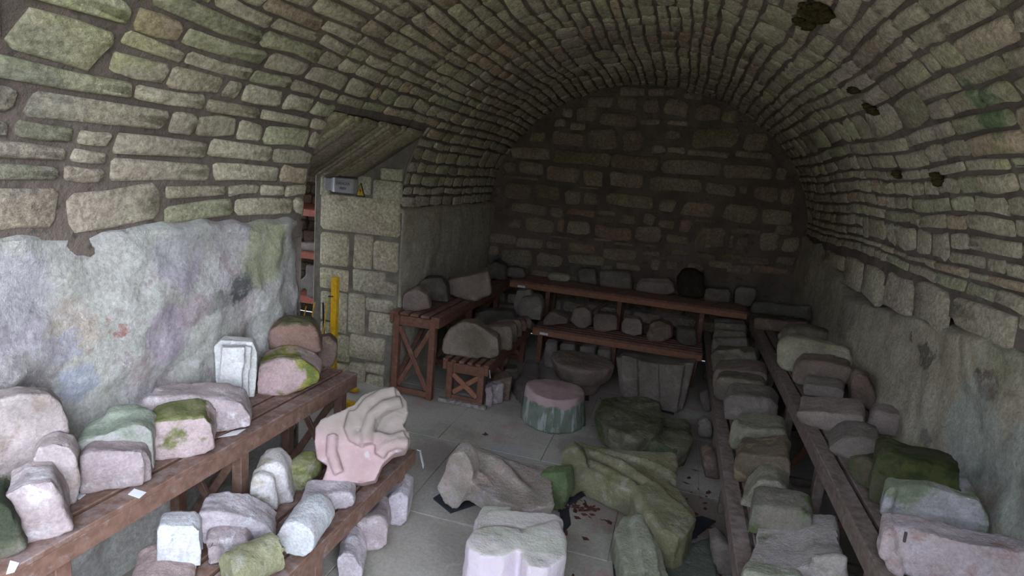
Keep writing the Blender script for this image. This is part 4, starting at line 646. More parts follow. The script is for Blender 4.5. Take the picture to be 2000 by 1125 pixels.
('carved_capital','big pink brown capital overhanging the front of the tall bench','brn2','carved stones on the tall bench beyond the doorway','stone',[-2.296,6.482,0.9],0.025,1.0,[('e',[[-0.241,-0.224,0.124],[-0.192,-0.212,0.198],[0.038,-0.155,0.245],[0.264,-0.098,0.348],[0.313,-0.086,0.081],[0.228,-0.107,0.056],[0.17,-0.122,0.0],[0.101,-0.139,0.0],[-0.001,-0.165,0.0],[-0.182,-0.21,0.045]],[-0.073,0.291,-0.0],0.94),('e',[[-0.214,-0.238,0.199],[0.268,-0.118,0.376],[0.295,-0.111,0.249],[-0.198,-0.234,0.132]],[-0.087,0.349,-0.0],0.94)]),
('rubble_stone','shadowy round stone in the corner beyond the pink brown capital','dk','carved stones on the tall bench beyond the doorway','stone',[-2.379,7.92,0.9],0.026,1.0,[('e',[[-0.131,-0.17,0.162],[-0.029,-0.156,0.262],[0.118,-0.135,0.227],[0.173,-0.127,0.0],[-0.076,-0.162,0.0]],[-0.042,0.297,-0.0],0.94)]),
('rubble_stone','small whitish flat stone lying on the tall back bench','crm','stones on the tall back bench','stone',[-1.541,8.252,0.937],0.026,1.0,[('e',[[-0.168,-0.06,0.067],[-0.095,-0.06,0.096],[0.132,-0.06,0.095],[0.168,-0.06,0.045],[0.113,-0.06,0.0],[-0.022,-0.06,0.0],[-0.148,-0.06,0.0]],[-0.0,0.12,-0.0],0.94)]),
('rubble_stone','grey squared stone on the tall back bench right of the whitish one','gry','stones on the tall back bench','stone',[-1.137,8.303,0.937],0.026,1.0,[('e',[[-0.149,-0.1,0.169],[-0.109,-0.1,0.212],[0.095,-0.1,0.224],[0.149,-0.1,0.0],[-0.114,-0.1,0.0]],[-0.0,0.2,-0.0],0.94)]),
('rubble_stone','wide grey block on the tall back bench left of the pinkish moulded stone','gry','stones on the tall back bench','stone',[-0.734,8.344,0.937],0.026,1.0,[('e',[[-0.248,-0.125,0.187],[-0.193,-0.125,0.217],[0.193,-0.125,0.23],[0.248,-0.125,0.0],[-0.208,-0.125,0.0]],[-0.0,0.25,-0.0],0.94)]),
('carved_stone','pinkish moulded block on the middle of the tall back bench','pkd','stones on the tall back bench','stone',[-0.186,8.277,0.937],0.026,0.6,[('e',[[-0.268,-0.105,0.037],[-0.201,-0.105,0.159],[0.197,-0.105,0.184],[0.26,-0.105,0.12],[0.268,-0.105,0.063],[0.168,-0.105,0.0],[-0.262,-0.105,0.0]],[-0.0,0.2,-0.0],0.94),('e',[[-0.264,-0.055,0.083],[-0.209,-0.055,0.198],[0.176,-0.055,0.235],[0.239,-0.055,0.171],[0.243,-0.055,0.049],[-0.242,-0.055,0.0]],[-0.0,0.16,-0.0],0.94)]),
('rubble_stone','rounded nearly black stone on the tall back bench','dk2','stones on the tall back bench','stone',[0.287,8.3,0.937],0.026,1.0,[('e',[[-0.17,-0.125,0.058],[-0.192,-0.125,0.263],[-0.132,-0.125,0.364],[0.03,-0.125,0.407],[0.138,-0.125,0.343],[0.192,-0.125,0.099],[0.15,-0.125,0.037],[-0.118,-0.125,0.0]],[-0.0,0.25,-0.0],0.94)]),
('carved_stone','grey stone with vertical pale stripe on the tall back bench','gryf','stones on the tall back bench','stone',[0.646,8.262,0.937],0.026,1.0,[('e',[[-0.157,-0.11,0.0],[-0.175,-0.11,0.155],[-0.114,-0.11,0.192],[0.124,-0.11,0.211],[0.163,-0.11,0.167],[0.175,-0.11,0.0],[0.127,-0.11,0.0],[-0.135,-0.11,0.0]],[-0.0,0.22,-0.0],0.94)]),
('rubble_stone','grey stone at the right hand end of the tall back bench','gry','stones on the tall back bench','stone',[0.987,8.269,0.937],0.026,1.0,[('e',[[-0.137,-0.113,0.0],[-0.156,-0.112,0.188],[-0.114,-0.116,0.251],[0.093,-0.134,0.262],[0.134,-0.137,0.198],[0.071,-0.132,0.0],[0.011,-0.126,0.0]],[0.022,0.249,-0.0],0.94)]),
('rubble_stone','squarish stone at the left hand end of the tall back bench','gry','stones on the tall back bench','stone',[-2.132,8.05,0.937],0.026,1.0,[('e',[[-0.166,-0.1,0.063],[-0.134,-0.1,0.136],[0.094,-0.1,0.15],[0.166,-0.1,0.037],[0.035,-0.1,0.0],[-0.135,-0.1,0.0]],[-0.0,0.2,-0.0],0.94)]),
('rubble_stone','upright grey stone in the left corner of the low back bench','gry','stones on the low back bench','stone',[-1.842,7.48,0.47],0.026,1.0,[('e',[[-0.135,-0.11,0.252],[-0.107,-0.11,0.42],[0.075,-0.11,0.446],[0.135,-0.11,0.256],[0.123,-0.11,0.079],[-0.103,-0.11,0.07]],[-0.0,0.22,-0.0],0.94)]),
('rubble_stone','large layered grey block in the left corner of the low back bench','gryf','stones on the low back bench','stone',[-1.714,7.384,0.47],0.026,1.0,[('e',[[-0.161,-0.11,0.214],[-0.132,-0.11,0.36],[0.101,-0.11,0.393],[0.152,-0.11,0.296],[0.161,-0.11,0.066],[-0.13,-0.11,0.044]],[-0.0,0.22,-0.0],0.94)]),
('rubble_stone','wedge shaped brown stone on the low back bench','brn2','stones on the low back bench','stone',[-1.362,7.43,0.47],0.026,1.0,[('e',[[-0.173,-0.11,0.051],[-0.165,-0.11,0.095],[-0.086,-0.11,0.205],[0.02,-0.11,0.179],[0.173,-0.11,0.147],[0.156,-0.11,0.057],[-0.156,-0.11,0.0]],[-0.0,0.22,-0.0],0.94)]),
('rubble_stone','rounded reddish stone on the low back bench','brn2','stones on the low back bench','stone',[-1.059,7.576,0.47],0.026,1.0,[('e',[[-0.151,-0.11,0.085],[-0.128,-0.11,0.258],[0.017,-0.11,0.307],[0.125,-0.11,0.246],[0.151,-0.11,0.078],[0.066,-0.11,0.0],[-0.051,-0.11,0.0]],[-0.0,0.22,-0.0],0.94)]),
('rubble_stone','squared brown stone on the low back bench','brn2','stones on the low back bench','stone',[-0.736,7.589,0.47],0.026,1.0,[('e',[[-0.167,-0.11,0.199],[-0.138,-0.11,0.239],[0.127,-0.11,0.258],[0.159,-0.11,0.207],[0.167,-0.11,0.043],[-0.002,-0.11,0.0],[-0.139,-0.11,0.0]],[-0.0,0.22,-0.0],0.94)]),
('rubble_stone','pale pinkish lump on the low back bench','pkd','stones on the low back bench','stone',[-0.395,7.542,0.47],0.026,1.0,[('e',[[-0.146,-0.11,0.174],[-0.104,-0.11,0.257],[0.09,-0.11,0.259],[0.146,-0.11,0.172],[0.144,-0.11,0.048],[0.028,-0.11,0.0],[-0.121,-0.11,0.037]],[-0.0,0.22,-0.0],0.94)]),
('rubble_stone','low brown stone with a pale foot on the low back bench','brn','stones on the low back bench','stone',[-0.035,7.522,0.47],0.026,1.0,[('e',[[-0.16,-0.11,0.068],[-0.148,-0.11,0.214],[-0.016,-0.11,0.276],[0.128,-0.11,0.23],[0.16,-0.11,0.082],[0.024,-0.11,0.0],[-0.144,-0.11,0.0]],[-0.0,0.22,-0.0],0.94)]),
('rubble_stone','dark grey block at the right end of the low back bench','dk','stones on the low back bench','stone',[0.303,7.531,0.47],0.026,1.0,[('e',[[-0.119,-0.11,0.037],[-0.13,-0.11,0.187],[0.078,-0.11,0.207],[0.13,-0.11,0.033],[-0.002,-0.11,0.0]],[-0.0,0.22,-0.0],0.94)]),
('stone_lintel','long dark grey block lying on a reddish block at the far right corner','dkg','carved stones on the tall right bench','stone',[1.295,7.267,1.06],0.026,1.0,[('e',[[-0.33,-0.055,0.0],[-0.335,-0.054,0.082],[-0.285,-0.061,0.112],[0.267,-0.139,0.159],[0.307,-0.144,0.0],[0.273,-0.139,0.0]],[0.028,0.198,-0.0],0.94)]),
('carved_stone','reddish brown block under the long dark block at the far right corner','brn','carved stones on the tall right bench','stone',[1.313,7.284,0.86],0.026,1.0,[('e',[[-0.304,-0.078,0.0],[-0.307,-0.078,0.118],[0.253,-0.157,0.174],[0.274,-0.16,0.0]],[0.033,0.238,-0.0],0.94)]),
('carved_stone','yellowish stone with a dark round hole,third from the far right corner','hole','carved stones on the tall right bench','stone',[1.456,6.636,0.86],0.025,1.0,[('e',[[-0.295,-0.11,0.104],[-0.257,-0.117,0.203],[-0.026,-0.158,0.25],[0.206,-0.199,0.242],[0.24,-0.205,0.094],[-0.076,-0.149,0.0],[-0.262,-0.116,0.0]],[0.056,0.315,-0.0],0.94)]),
('carved_stone','pale cream moulded stone on the far part of the tall right bench','crm','carved stones on the tall right bench','stone',[1.352,5.724,0.86],0.022,1.0,[('e',[[-0.316,-0.113,0.065],[-0.328,-0.11,0.215],[-0.281,-0.12,0.265],[-0.017,-0.176,0.266],[0.235,-0.23,0.239],[0.254,-0.234,0.124],[0.02,-0.184,0.048],[-0.179,-0.142,0.0],[-0.266,-0.123,0.0]],[0.073,0.344,-0.0],0.94),('e',[[-0.315,-0.072,0.241],[-0.256,-0.085,0.293],[0.221,-0.186,0.303],[0.241,-0.19,0.232],[-0.292,-0.077,0.197]],[0.033,0.157,-0.0],0.94)]),
('carved_stone','dull reddish rounded block in front of the pale cream moulded stone','brn2','carved stones on the tall right bench','stone',[1.337,5.285,0.86],0.02,1.0,[('e',[[-0.24,-0.113,0.049],[-0.242,-0.112,0.149],[-0.196,-0.122,0.216],[-0.009,-0.162,0.252],[0.154,-0.196,0.238],[0.176,-0.201,0.11],[-0.043,-0.154,0.032],[-0.206,-0.12,0.0]],[0.067,0.313,-0.0],0.94)]),
('carved_stone','grey squared block with lighter front on the tall right bench','gry','carved stones on the tall right bench','stone',[1.298,4.999,0.86],0.019,1.0,[('e',[[-0.174,-0.094,0.0],[-0.179,-0.093,0.085],[-0.152,-0.099,0.119],[0.061,-0.144,0.144],[0.115,-0.155,0.128],[0.126,-0.158,0.029],[-0.149,-0.099,0.0]],[0.053,0.25,-0.0],0.94)]),
('carved_stone','brown rounded stone standing against the right wall','brn','carved stones on the tall right bench','stone',[1.563,4.935,0.86],0.019,1.0,[('e',[[-0.119,-0.067,0.037],[-0.124,-0.066,0.209],[-0.097,-0.071,0.271],[-0.02,-0.088,0.266],[0.05,-0.103,0.129],[0.086,-0.11,0.0],[0.012,-0.095,0.0],[-0.088,-0.073,0.0]],[0.037,0.176,-0.0],0.94)]),
('carved_stone','wide pinkish slab overhanging the front of the tall right bench','pkd','carved stones on the tall right bench','stone',[1.219,4.418,0.86],0.017,1.0,[('e',[[-0.252,-0.151,0.057],[-0.245,-0.153,0.082],[-0.126,-0.183,0.118],[0.132,-0.247,0.166],[0.152,-0.252,0.079],[0.073,-0.232,0.027],[0.006,-0.216,0.0],[-0.129,-0.182,0.0],[-0.203,-0.164,0.0]],[0.101,0.404,-0.0],0.94)]),
('carved_stone','squared grey pink block against the right wall with a pale left edge','pkd','carved stones on the tall right bench','stone',[1.589,4.419,0.86],0.018,1.0,[('e',[[-0.142,-0.068,0.0],[-0.139,-0.068,0.136],[-0.12,-0.073,0.162],[0.058,-0.117,0.181],[0.082,-0.124,0.151],[0.094,-0.127,0.039],[0.026,-0.11,0.0],[-0.118,-0.074,0.0]],[0.048,0.194,-0.0],0.94)]),
('rubble_stone','rounded grey stone with a small hollow beside the mossy cylinder','gry','carved stones on the tall right bench','stone',[1.25,3.948,0.86],0.016,1.0,[('e',[[-0.168,-0.123,0.024],[-0.158,-0.126,0.064],[-0.104,-0.139,0.131],[-0.003,-0.164,0.164],[0.081,-0.185,0.151],[0.09,-0.187,0.048],[0.027,-0.172,0.0],[-0.026,-0.159,0.0],[-0.067,-0.148,0.0],[-0.128,-0.133,0.0]],[0.077,0.31,-0.0],0.94)]),
('column_shaft','dark mossy round shaft lying across the tall right bench','mosd','carved stones on the tall right bench','stone',[1.301,3.532,0.86],0.015,1.0,[('u',[[-0.15,-0.134,0.095],[0.15,0.134,0.095]],0.093)]),
('carved_stone','dark green mossy long block against the right wall with a pink foot','mosd','carved stones on the tall right bench','stone',[1.358,3.329,0.86],0.014,1.0,[('e',[[-0.212,-0.079,0.0],[-0.219,-0.077,0.105],[-0.212,-0.079,0.279],[-0.165,-0.091,0.313],[-0.056,-0.118,0.299],[0.065,-0.148,0.308],[0.142,-0.167,0.299],[0.157,-0.171,0.191],[0.123,-0.163,0.091],[-0.107,-0.105,0.0]],[0.062,0.248,-0.0],0.94)]),
('carved_stone','pale and green moulded block with a vertical roll on its left edge','pgm3','carved stones on the tall right bench','stone',[1.432,3.263,0.86],0.014,1.0,[('e',[[-0.226,-0.104,0.0],[-0.226,-0.105,0.125],[-0.217,-0.107,0.172],[-0.059,-0.146,0.213],[0.115,-0.19,0.216],[0.163,-0.201,0.139],[0.181,-0.206,0.033],[0.068,-0.178,0.0],[-0.089,-0.139,0.0],[-0.206,-0.109,0.0]],[0.077,0.31,-0.0],0.94),('e',[[-0.259,-0.127,0.0],[-0.255,-0.128,0.16],[-0.231,-0.134,0.183],[-0.207,-0.14,0.164],[-0.21,-0.139,0.0],[-0.234,-0.133,0.0]],[0.062,0.248,-0.0],0.94)]),
('carved_stone','large long pink block with reddish stains nearest on the tall right bench','pkb','carved stones on the tall right bench','stone',[1.328,2.67,0.86],0.012,1.0,[('e',[[-0.268,-0.012,0.074],[-0.278,-0.009,0.176],[-0.257,-0.015,0.193],[-0.098,-0.054,0.225],[0.224,-0.135,0.264],[0.268,-0.146,0.048],[-0.125,-0.048,0.0],[-0.22,-0.024,0.0],[-0.258,-0.015,0.0]],[0.039,0.155,-0.0],0.94),('e',[[-0.301,-0.024,0.065],[-0.307,-0.023,0.184],[-0.277,-0.03,0.199],[-0.252,-0.037,0.095],[-0.251,-0.037,0.056],[-0.282,-0.029,0.05]],[0.039,0.155,-0.0],0.94),('e',[[-0.263,-0.044,0.0],[-0.274,-0.042,0.061],[-0.23,-0.052,0.082],[-0.204,-0.059,0.0]],[0.039,0.155,-0.0],0.94)]),
('stone_slab','thin slab at the far end of the low right bench row','gry','carved stones standing in a row on the low right bench','stone',[0.869,8.27,0.47],0.026,1.0,[('e',[[-0.223,-0.029,0.179],[-0.207,-0.031,0.255],[0.139,-0.08,0.29],[0.17,-0.084,0.253],[0.206,-0.09,0.0],[-0.178,-0.036,0.0]],[0.017,0.119,-0.0],0.94)]),
('stone_slab','second thin slab from the far end of the low right bench row','tan2','carved stones standing in a row on the low right bench','stone',[0.845,7.899,0.47],0.026,1.0,[('e',[[-0.224,-0.029,0.181],[-0.209,-0.031,0.254],[0.14,-0.08,0.292],[0.17,-0.084,0.256],[0.207,-0.09,0.0],[-0.179,-0.035,0.0]],[0.017,0.119,-0.0],0.94)]),
('stone_slab','third thin slab from the far end of the low right bench row','tan2','carved stones standing in a row on the low right bench','stone',[0.816,7.507,0.47],0.026,1.0,[('e',[[-0.226,-0.029,0.181],[-0.211,-0.031,0.25],[0.143,-0.081,0.292],[0.172,-0.085,0.259],[0.209,-0.09,0.0],[-0.181,-0.035,0.0]],[0.017,0.119,-0.0],0.94)]),
('stone_slab','fourth thin slab from the far end of the low right bench row','gry','carved stones standing in a row on the low right bench','stone',[0.785,7.084,0.47],0.026,1.0,[('e',[[-0.226,-0.029,0.19],[-0.213,-0.031,0.256],[0.144,-0.081,0.302],[0.171,-0.085,0.271],[0.21,-0.09,0.0],[-0.181,-0.035,0.0]],[0.017,0.119,-0.0],0.94)]),
('carved_stone','pale yellowish moulded slab with diagonal ridge on the low right bench','tan2','carved stones standing in a row on the low right bench','stone',[0.804,6.633,0.47],0.025,1.0,[('e',[[-0.237,-0.161,0.0],[-0.267,-0.157,0.179],[-0.245,-0.16,0.243],[0.151,-0.216,0.298],[0.18,-0.22,0.206],[0.214,-0.224,0.0],[-0.203,-0.166,0.0]],[0.054,0.381,-0.0],0.94),('u',[[-0.216,-0.164,0.231],[-0.017,-0.192,0.284],[0.174,-0.219,0.188]],0.03)]),
('carved_stone','grey brown slab reaching right behind the rounded block','brn2','carved stones standing in a row on the low right bench','stone',[0.811,6.058,0.47],0.023,1.0,[('e',[[-0.256,-0.158,0.0],[-0.282,-0.155,0.152],[-0.256,-0.158,0.212],[0.152,-0.216,0.283],[0.211,-0.224,0.254],[0.228,-0.226,0.043],[-0.226,-0.163,0.0]],[0.054,0.381,-0.0],0.94)]),
('carved_stone','cream and grey block with a bulging left edge on the low right bench','tan2','carved stones standing in a row on the low right bench','stone',[0.785,5.705,0.47],0.022,1.0,[('e',[[-0.251,-0.141,0.049],[-0.266,-0.139,0.172],[-0.215,-0.147,0.225],[0.139,-0.196,0.267],[0.189,-0.203,0.219],[0.217,-0.207,0.049],[-0.175,-0.152,0.0]],[0.049,0.347,-0.0],0.94)]),
('carved_stone','grey rounded block with a rosy left side on the low right bench','gry','carved stones standing in a row on the low right bench','stone',[0.826,5.255,0.47],0.02,1.0,[('e',[[-0.228,-0.162,0.0],[-0.249,-0.159,0.159],[-0.213,-0.164,0.23],[0.111,-0.21,0.282],[0.175,-0.219,0.219],[0.195,-0.222,0.05],[-0.199,-0.166,0.0]],[0.054,0.381,-0.0],0.94)]),
('carved_stone','greenish cream squared block midway along the low right bench','crg','carved stones standing in a row on the low right bench','stone',[0.828,4.667,0.47],0.018,1.0,[('e',[[-0.214,-0.146,0.0],[-0.209,-0.146,0.129],[-0.176,-0.151,0.182],[0.124,-0.193,0.23],[0.153,-0.197,0.196],[0.18,-0.201,0.031],[-0.188,-0.149,0.0]],[0.049,0.347,-0.0],0.94),('e',[[-0.229,-0.093,0.0],[-0.223,-0.094,0.184],[-0.184,-0.099,0.225],[-0.129,-0.107,0.0]],[0.014,0.099,-0.0],0.94)]),
('carved_stone','brown and tan moulded block before the greenish cream one','brt','carved stones standing in a row on the low right bench','stone',[0.795,4.154,0.47],0.017,1.0,[('e',[[-0.193,-0.167,0.0],[-0.204,-0.166,0.159],[-0.185,-0.168,0.203],[0.094,-0.208,0.267],[0.127,-0.212,0.228],[0.15,-0.216,0.029],[-0.165,-0.171,0.0]],[0.054,0.381,-0.0],0.94)]),
('carved_stone','domed greenish stone between the tan block and the mossy block','crg','carved stones standing in a row on the low right bench','stone',[0.78,3.758,0.47],0.015,1.0,[('e',[[-0.179,-0.116,0.0],[-0.171,-0.117,0.045],[-0.116,-0.125,0.163],[-0.08,-0.13,0.217],[0.016,-0.144,0.241],[0.08,-0.153,0.191],[0.113,-0.157,0.103],[0.14,-0.161,0.031]],[0.039,0.277,-0.0],0.94)]),
('carved_stone','block with bright green mossy left end on the low right bench','pgm4','carved stones standing in a row on the low right bench','stone',[0.81,3.442,0.47],0.015,1.0,[('e',[[-0.201,-0.107,0.0],[-0.198,-0.107,0.067],[-0.184,-0.11,0.191],[-0.02,-0.139,0.233],[0.091,-0.158,0.248],[0.121,-0.163,0.22],[0.15,-0.169,0.063],[0.152,-0.169,0.023],[-0.175,-0.111,0.0]],[0.049,0.276,-0.0],0.94)]),
('carved_stone','large pale fluted block with a flat top near the front of the low right bench','crf','carved stones standing in a row on the low right bench','stone',[0.848,3.171,0.47],0.014,0.7,[('e',[[-0.265,-0.22,0.029],[-0.259,-0.221,0.067],[-0.056,-0.257,0.122],[0.012,-0.269,0.186],[0.135,-0.29,0.232],[0.157,-0.294,0.203],[0.174,-0.297,0.035],[0.023,-0.271,0.0],[-0.253,-0.222,0.0]],[0.091,0.517,-0.0],0.94),('u',[[0.025,-0.271,0.235],[0.041,-0.274,0.057]],0.03),('u',[[0.069,-0.279,0.258],[0.087,-0.282,0.076]],0.025),('u',[[0.114,-0.287,0.278],[0.127,-0.289,0.094]],0.03)]),
('carved_stone','pale stone with green flecks at the very front of the low right bench','pgs','carved stones standing in a row on the low right bench','stone',[0.675,2.787,0.47],0.012,1.0,[('e',[[-0.14,-0.036,0.0],[-0.157,-0.033,0.103],[-0.137,-0.037,0.154],[-0.006,-0.06,0.176],[0.098,-0.078,0.193],[0.136,-0.085,0.042]],[0.021,0.118,-0.0],0.94)]),
('carved_stone','pinkish flat moulded stone on the upper shelf of the side chamber rack','pkd','stones on the side chamber rack','stone',[-4.748,6.951,1.12],0.026,1.0,[('e',[[-0.229,-0.1,0.0],[-0.199,-0.1,0.112],[0.042,-0.1,0.14],[0.228,-0.1,0.062],[0.229,-0.1,0.0]],[-0.0,0.2,-0.0],0.94)]),
('carved_stone','purple brown long block at the back of the upper side chamber shelf','brn','stones on the side chamber rack','stone',[-4.874,7.355,1.12],0.026,1.0,[('e',[[-0.296,-0.1,0.059],[-0.283,-0.1,0.219],[0.286,-0.1,0.252],[0.296,-0.1,0.0],[-0.277,-0.1,0.0]],[-0.0,0.2,-0.0],0.94)]),
('carved_finial','knobbly grey foliate finial on the lower side chamber shelf','gry','stones on the side chamber rack','stone',[-4.687,6.883,0.5],0.026,1.6,[('e',[[-0.162,-0.08,0.0],[-0.164,-0.08,0.104],[-0.084,-0.08,0.144],[-0.065,-0.08,0.0],[0.033,-0.08,0.0],[0.161,-0.08,0.0],[0.189,-0.08,0.189],[0.139,-0.08,0.254],[0.043,-0.08,0.277],[0.055,-0.08,0.422],[-0.073,-0.08,0.42],[-0.07,-0.08,0.262],[-0.166,-0.08,0.213],[-0.189,-0.08,0.101]],[-0.0,0.16,-0.0],0.94)]),
]
# ------------------------------------------------------------------ loose carved stones
def hull_prism(bm, V, e, sh):
    V = [Vector(v) for v in V]; e = Vector(e)
    c = sum(V, Vector())/len(V)
    a = [bm.verts.new(v) for v in V]; b = [bm.verts.new(c+(v-c)*sh+e) for v in V]; n = len(V)
    bm.faces.new(a); bm.faces.new(b[::-1])
    for i in range(n): j = (i+1)%n; bm.faces.new((a[j],a[i],b[i],b[j]))
def build_stone(prims):
    bm = bmesh.new()
    for q in prims:
        if q[0] == 'e':
            b2 = bmesh.new(); hull_prism(b2, q[1], q[2], q[3])
            bmesh.ops.triangulate(b2, faces=[f for f in b2.faces if len(f.verts) > 4]); bmesh.ops.recalc_face_normals(b2, faces=b2.faces)
            if sum(f.calc_area()*f.normal.dot(f.calc_center_median()-Vector((0,0,-9))) for f in b2.faces) < 0: pass
            me = bpy.data.meshes.new('t'); b2.to_mesh(me); b2.free(); bm.from_mesh(me); bpy.data.meshes.remove(me)
        elif q[0] == 'c':
            c = Vector(q[1]); n = 22
            rg = random.Random(3); A = []; B = []
            for i in range(n):
                t = 2*math.pi*i/n; k = 1+.03*math.sin(3*t)+rg.uniform(-.02,.02)
                A.append(bm.verts.new(c+Vector((q[3]*k*math.cos(t)*(1 if abs(math.cos(t))<.9 else .97), q[3]*k*math.sin(t), q[5]))))
                B.append(bm.verts.new(c+Vector((q[2]*k*math.cos(t), q[2]*k*math.sin(t), q[4]))))
            bm.faces.new(A); bm.faces.new(B[::-1])
            for i in range(n): j = (i+1)%n; bm.faces.new((A[i],B[i],B[j],A[j]))
        else:
            P = [Vector(v) for v in q[1]]; r = q[2]
            for i in range(len(P)-1):
                d = P[i+1]-P[i]; k = max(2, int(d.length/(r*.8)))
                R = d.to_track_quat('Z','Y').to_matrix().to_4x4()
                bmesh.ops.create_cone(bm, cap_ends=True, segments=14, radius1=r, radius2=r, depth=d.length, matrix=Matrix.Translation((P[i]+P[i+1])/2) @ R)
                if 0 < i: bmesh.ops.create_uvsphere(bm, u_segments=10, v_segments=8, radius=r*.99, matrix=Matrix.Translation(P[i]))
    me = bpy.data.meshes.new('m'); bm.to_mesh(me); bm.free(); return me
tx0 = bpy.data.textures.new('swells','CLOUDS'); tx0.noise_scale = .4; tx0.noise_depth = 0
tx1 = bpy.data.textures.new('lumps','CLOUDS'); tx1.noise_scale = .16; tx1.noise_depth = 1
tx2 = bpy.data.textures.new('chips','CLOUDS'); tx2.noise_scale = .045; tx2.noise_depth = 2
tmp = []
for (name, label, mat, group, cat, O, vox, rough, prims) in STONES:
    o = link(name, build_stone(prims), None, None, O); tag(o, label, cat, group)
    r = o.modifiers.new('r','REMESH'); r.mode = 'VOXEL'; r.voxel_size = vox; r.use_smooth_shade = True
    s = o.modifiers.new('s','SMOOTH'); s.factor = .5; s.iterations = 1 if vox > .015 else 2
    for tx, st in ((tx0,.045),(tx1,.026),(tx2,.012)):
        d = o.modifiers.new('d','DISPLACE'); d.texture = tx; d.strength = st*rough; d.mid_level = .5; d.texture_coords = 'GLOBAL'
    tmp.append((o, mat))
bpy.context.view_layer.update(); dg = bpy.context.evaluated_depsgraph_get()
new = []
for o, mat in tmp:
    me = bpy.data.meshes.new_from_object(o.evaluated_get(dg)); new.append(me)
for (o, mat), me in zip(tmp, new):
    o.modifiers.clear(); old = o.data; o.data = me; bpy.data.meshes.remove(old)
    me.materials.clear(); me.materials.append(M[mat]); me.polygons.foreach_set('use_smooth', [True]*len(me.polygons))
MATS = [([(-1.455,3.661),(-1.388,3.887),(-1.084,3.791),(-1.269,3.543)],'black mat under the pale curled stone'),([(-0.547,3.885),(-0.497,3.965),(-0.44,3.76),(-0.474,3.616)],'black mat peeping out right of the foreground pier stone'),([(-0.538,4.075),(-0.452,4.275),(-0.391,4.221),(-0.495,3.996)],'black mat under the left foot of the sprawling stone'),([(0.156,3.987),(0.465,4.262),(0.566,4.235),(0.368,3.886),(0.233,3.75),(0.18,3.805)],'black mat under the right end of the sprawling stone'),([(-0.126,3.556),(-0.082,3.693),(0.014,3.297),(-0.071,3.214)],'black mat left of the pale green slab'),([(-0.83,6.353),(-0.729,6.462),(-0.684,6.176),(-0.782,6.14)],'black mat under the brown capital'),([(0.088,6.39),(0.251,6.591),(0.234,6.204),(0.104,6.242)],'black mat under the tall grey pier stone'),([(-0.418,5.356),(-0.173,5.478),(-0.103,5.216),(-0.391,5.225)],'black mat under the green mossy rubble')]
SLIPS = [([(-2.105,1.291),(-2.167,1.346),(-2.125,1.349),(-2.091,1.309)],0.8615,'paper slip at the nearest end of the tall left bench'),([(-2.173,1.828),(-2.188,1.873),(-2.118,1.872),(-2.104,1.823)],0.8615,'paper slip under the lavender block at its right corner'),([(-2.371,1.752),(-2.327,1.758),(-2.315,1.719),(-2.328,1.718)],0.8615,'paper slip left of the lavender block'),([(-2.234,2.421),(-2.22,2.519),(-2.178,2.57),(-2.169,2.488)],0.8615,'paper slip under the right end of the long pink block')]
# ------------------------------------------------------------------ smaller things
# electrical box and warning sign fixed to the doorway jamb
bx = empty('electrical_box', (-3.36,DY1-.04,2.13), 'small grey electrical box with printed lettering on the doorway pillar', 'box')
link('box_case', bm_mesh(box_bm((0,-.05,0),(.26,.1,.15),None,.008)), M['grey_box'], bx)
link('box_lid', bm_mesh(box_bm((.03,-.105,-.012),(.19,.012,.115),None,.004)), M['grey_box'], bx)
link('cable_conduit', bm_mesh(box_bm((-.09,-.102,0),(.022,.02,.148),None,.004)), M['paper'], bx)
link('cable_junction', bm_mesh(box_bm((-.19,-.02,.0),(.1,.06,.13),None,.01)), M['grey_box'], bx)
def text(body, size, loc, mat, par):
    cu = bpy.data.curves.new('lettering','FONT'); cu.body = body; cu.size = size; cu.extrude = .0008; cu.align_x = 'CENTER'; cu.align_y = 'CENTER'
    o = bpy.data.objects.new('tmp', cu); COL.objects.link(o); bpy.context.view_layer.update()
    me = bpy.data.meshes.new_from_object(o.evaluated_get(bpy.context.evaluated_depsgraph_get())); bpy.data.objects.remove(o)
    me.transform(Matrix.Rotation(math.pi/2,4,'X')); me.materials.clear()
    return link('lettering', me, mat, par, loc)
text('DANGER', .04, (.02,-.1122,.018), M['ink'], bx); text('400V', .038, (.02,-.1122,-.03), M['ink'], bx)
sg = empty('warning_sign', (-3.19,DY1-.06,2.09), 'small yellow triangular warning sign beside the grey electrical box', 'sign')
def tri(r, y, th): 
    v = [(0,y,r),( .62*r,y,-.75*r),(-.62*r,y,-.75*r)]; return mesh(v+[(a,y+th,c) for a,_,c in v], [(0,2,1),(3,4,5),(0,1,4,3),(1,2,5,4),(2,0,3,5)])
link('sign_border', tri(.082,0,.012), M['ink'], sg); link('sign_face', tri(.064,-.003,.004), M['sign_yellow'], sg)
link('lightning_symbol', mesh([(.004,-.0045,.034),(-.012,-.0045,-.006),(.0,-.0045,-.004),(-.006,-.0045,-.038),(.013,-.0045,.006),(.002,-.0045,.004)], [(0,1,2,5),(2,3,4,5)]), M['ink'], sg)
link('sign_fixing', bm_mesh(box_bm((0,.036,0),(.03,.05,.03),None,.002)), M['grey_box'], sg)
